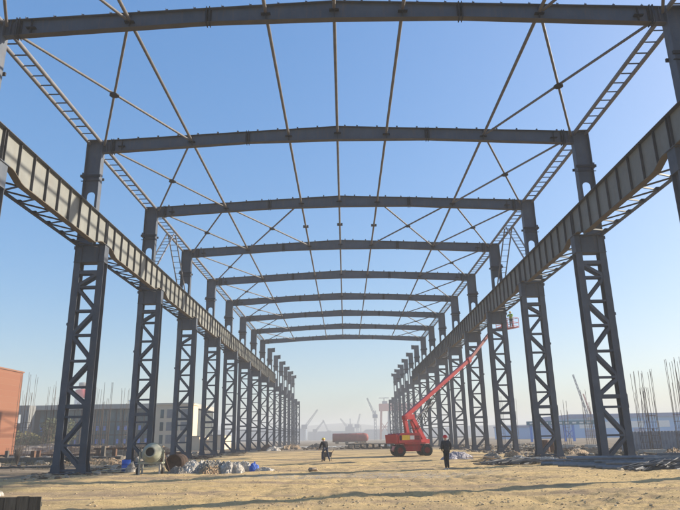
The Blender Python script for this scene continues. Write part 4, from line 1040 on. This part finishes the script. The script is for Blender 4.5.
# lattice jib crane helper
def lattice(a, b_, w_, mt, parent, name, n=10, r=.12):
    a = Vector(a); b_ = Vector(b_); d = (b_-a).normalized(); s_ = d.cross(Vector((0,1,0))).normalized()*w_/2; t = Vector((0,w_/2,0)); m = MB()
    cs = [s_+t, s_-t, -s_-t, -s_+t]
    for c in cs: m.bar(a+c, b_+c*.6, r, r)
    for i in range(n):
        p = a.lerp(b_, i/n); q = a.lerp(b_, (i+1)/n); k1 = 1-.4*i/n; k2 = 1-.4*(i+1)/n
        for j in range(4): m.bar(p+cs[j]*k1, q+cs[(j+1) % 4]*k2, r*.7, r*.7)
    return m.build(name, mt, parent)
M['cranepink'] = mat('faded_red_crane_paint', (.52,.14,.11), .7, var=.1); M['cranegrey'] = mat('grey_crane_paint', (.20,.22,.26), .7, var=.1)
def jibcrane(x, y, h, jx, jz, lab, mt='cranegrey', w_=2.2, r=.35, tx=0):
    o = empty('jib_crane', (x,y,0)); tag(o, lab, 'crane', 'shipyard cranes in the haze')
    lattice((0,0,0),(0,0,h),w_,mt,o,'mast',8,r); lattice((0,0,h*.8),(jx,0,jz),w_*.6,mt,o,'jib',12,r*.8)
    MB().box(-w_*.9,w_*.9,-w_,w_,h*.75,h*.75+w_*1.3).build('cab', mt, o)
    MB().bar((0,0,h),(jx*.95,0,jz*.98),r*.4,r*.4).build('stay_cable', mt, o)
    return o
jibcrane(95.1, 250, 8.5, -4.2, 24.2, 'thin lattice crane jib rising between second and third right columns', 'cranegrey', 1.1, .14)
jibcrane(98.5, 255, 8, -2.6, 17, 'shorter pinkish lattice jib beside the thin one on the right', 'cranepink', .9, .12)
jibcrane(22.6, 480, 21, -5.6, 30.5, 'hazy crane with jib leaning left beside the pink portal crane', 'cranegrey', 2., .35)
jibcrane(-38, 600, 14, 12.5, 28, 'hazy crane with long jib leaning right, nearest the left columns', 'cranegrey', 3., .4)
jibcrane(-30, 640, 10, 9, 19, 'smaller hazy crane beside the one nearest the left columns', 'cranegrey', 2.5, .4)
jibcrane(4, 690, 13, -9, 22, 'hazy crane over the ship with jib leaning left', 'cranegrey', 3, .4)
jibcrane(13, 700, 16, 3.5, 27, 'hazy crane over the ship with steep jib', 'cranegrey', 3, .4)
jibcrane(-18, 720, 9, -7, 22, 'faint crane left of the ship with jib leaning left', 'cranegrey', 2.5, .35)
# goliath portal crane
gc = empty('portal_crane', (35, 500, 0)); tag(gc, 'tall pinkish red portal crane in the haze left of the right column row', 'portal crane')
MB().box(-8,22,-3.5,3.5,21.5,27).build('main_girder', 'cranepink', gc)
MB().box(-8.02,-2,-3.6,-3.51,22.0,26.6).build('girder_panel', 'cranepink', gc)
for x_ in (-6.5,-.5,20):
    MB().bar((x_-1.2,0,0),(x_,0,21.5),1.6,1.8,up=(0,1,0)).build('leg', 'cranepink' if x_ != -.5 else 'cranegrey', gc)
MB().bar((-7.5,0,5),(-1,0,14),.5,.5).bar((-7.5,0,14),(-1,0,5),.5,.5).bar((-7.3,0,9.5),(-1,0,9.5),.6,.6).build('leg_brace', 'cranepink', gc)
MB().box(-5.5,-1.5,-2,2,27,29).bar((-8,0,31.5),(0,0,31.5),.5,.5).bar((-4,0,29),(-4,0,31.5),.6,.6).build('trolley', 'cranegrey', gc)

# red ship block and dark stack at the far end of the hall
M['oxide'] = mat('red_oxide_paint', (.23,.04,.035), .7, c2=(.33,.065,.05), scale=.8)
sb_ = empty('ship_block', (1.7, 200, 0)); tag(sb_, 'long red oxide tank with rounded right end lying beyond the hall', 'steel tank')
MB().lathe([(.01,-5.6),(1.25,-5.6),(1.3,-5.5),(1.3,4.4),(1.15,5.0),(.8,5.4),(.01,5.6)], c=(0,0,1.75), ax=(1,0,0), n=24).build('shell', 'oxide', sb_)
for x_ in (-4.8,-2.6,-.4,1.8,4.): MB().lathe([(1.3,-.08),(1.38,-.08),(1.38,.08),(1.3,.08)], c=(x_,0,1.75), ax=(1,0,0), n=24, smooth=False).build('hoop', 'oxide', sb_)
for x_ in (-4.2,-1.2,1.8,4.2): MB().box(x_-.5,x_+.5,-1.2,1.2,0,.75).build('saddle', 'rust', sb_)
for i in range(9):
    x_ = .6+i*.98; y_ = 104-i*.25
    o = MB().box(-.485,.485,-3,3,0,.10).box(-.47,.47,-3,3,.62,.72).box(-.04,.04,-3,3,.10,.62).build('steel_girder', 'black', loc=(x_,y_,0))
    tag(o, 'dark steel girder, %s from the left in the row lying beyond the hall floor' % ORD[i+1], 'steel girder', 'dark girders lying in a row')
for i, (x_, y_, l, w_, h, mt, lb) in enumerate([(-9.5,112,5,3,.9,'sheet3','brown scrap heap at the far end by the left columns'),(-5.2,118,4,3,.8,'darkconc','dark scrap heap left of the red tank'),
      (-12,100,3,2,1.0,'rust','rust red scrap heap by the far left columns'),(-10.8,97,2.6,2,.7,'sheet','white sheet heap by the far left columns'),(3,124,6,3,.9,'sheet3','brown earth heap in front of the red tank'),(9.5,128,5,3,1.0,'concrete','pale heap right of the red tank')]):
    heap(x_, y_, l, w_, h, mt, 91+i*3, 'scrap_heap', lb, 'scrap heap')
o = MB().box(-9,9,-9,9,-.05,.012).build('concrete_road', 'concrete', loc=(-2,133,0)); o.scale = (1.4,1,1); o['kind'] = 'structure'

# far shore: quay sheds, ship and hills
M['far'] = mat('grey_blue_shed', (.10,.14,.20), .8, c2=(.16,.20,.26), scale=.02)
for i, (x0, x1, y_, h, lb) in enumerate([(-120,-45,720,11,'far blue grey quay shed behind the left columns'),(-44,2,760,8,'far low blue grey quay shed below the leaning cranes'),(22,120,740,9,'far blue grey quay shed behind the portal crane'),(130,420,800,12,'far blue grey shed line behind the blue factory'),(-420,-140,780,12,'far blue grey shed line behind the office building')]):
    root, hx, hy = bldg('quay_shed', x0, x1, y_, y_+40, h, 'far', lb)
    MB().prism([(-hx-.5,h),(hx+.5,h),(hx*.96,h+1.8),(-hx*.96,h+1.8)], -hy-.5, hy+.5).build('roof', 'far', root)
sh = empty('ship', (11, 700, 0)); tag(sh, 'hazy grey ship with raised superstructure beyond the red tank', 'ship')
MB().prism([(-17,1),(16,1),(19,8),(-19,8)], -5, 5).build('hull', 'cranegrey', sh)
MB().box(-11,-1,-4,4,8,13).box(-8,-3,-3,3,13,16).build('superstructure', 'cranegrey', sh)
MB().bar((-5.5,0,16),(-5.5,0,22),.9,.9).bar((6,0,8),(6,0,15),.8,.8).build('mast', 'cranegrey', sh)
M['hill'] = mat('hill_scrub', (.08,.09,.06), .9, c2=(.14,.13,.09), scale=.01)
xs = np.linspace(-1500, 1500, 160); ys = np.linspace(1150, 1350, 14); me = bpy.data.meshes.new('hills'); XX, YY = np.meshgrid(xs, ys)
ZZ = (12+16*vnoise(XX*.006, YY*0+3, 4)+6*vnoise(XX*.02, YY*.02, 5))*np.sin(np.clip((YY-1150)/200, 0, 1)*math.pi)-1
I = np.arange(XX.size).reshape(XX.shape)
me.from_pydata(list(zip(XX.ravel().tolist(), YY.ravel().tolist(), ZZ.ravel().tolist())), [], [tuple(int(t) for t in (I[j,i],I[j,i+1],I[j+1,i+1],I[j+1,i])) for j in range(13) for i in range(159)])
me.materials.append(M['hill']); o = bpy.data.objects.new('hills', me); col.objects.link(o); o['kind'] = 'structure'

# ------------------------------------------------------------------ haze
hz = MB().box(-1600,1600,-250,1500,-2.,36).build('haze', M['white'])
hm = bpy.data.materials.new('haze_air'); hm.use_nodes = True; hn = hm.node_tree; hn.nodes.clear()
ho = hn.nodes.new('ShaderNodeOutputMaterial'); hv = hn.nodes.new('ShaderNodeVolumePrincipled')
hv.inputs['Color'].default_value = (.78,.79,.81,1); hv.inputs['Density'].default_value = .0012; hv.inputs['Anisotropy'].default_value = .0
hn.links.new(hv.outputs[0], ho.inputs['Volume']); hz.data.materials.clear(); hz.data.materials.append(hm)
hz['kind'] = 'stuff'; hz['label'] = 'pale bluish haze over the shipyard'; hz['category'] = 'haze'
scn.cycles.volume_bounces = 1
scn.cycles.max_bounces = 8
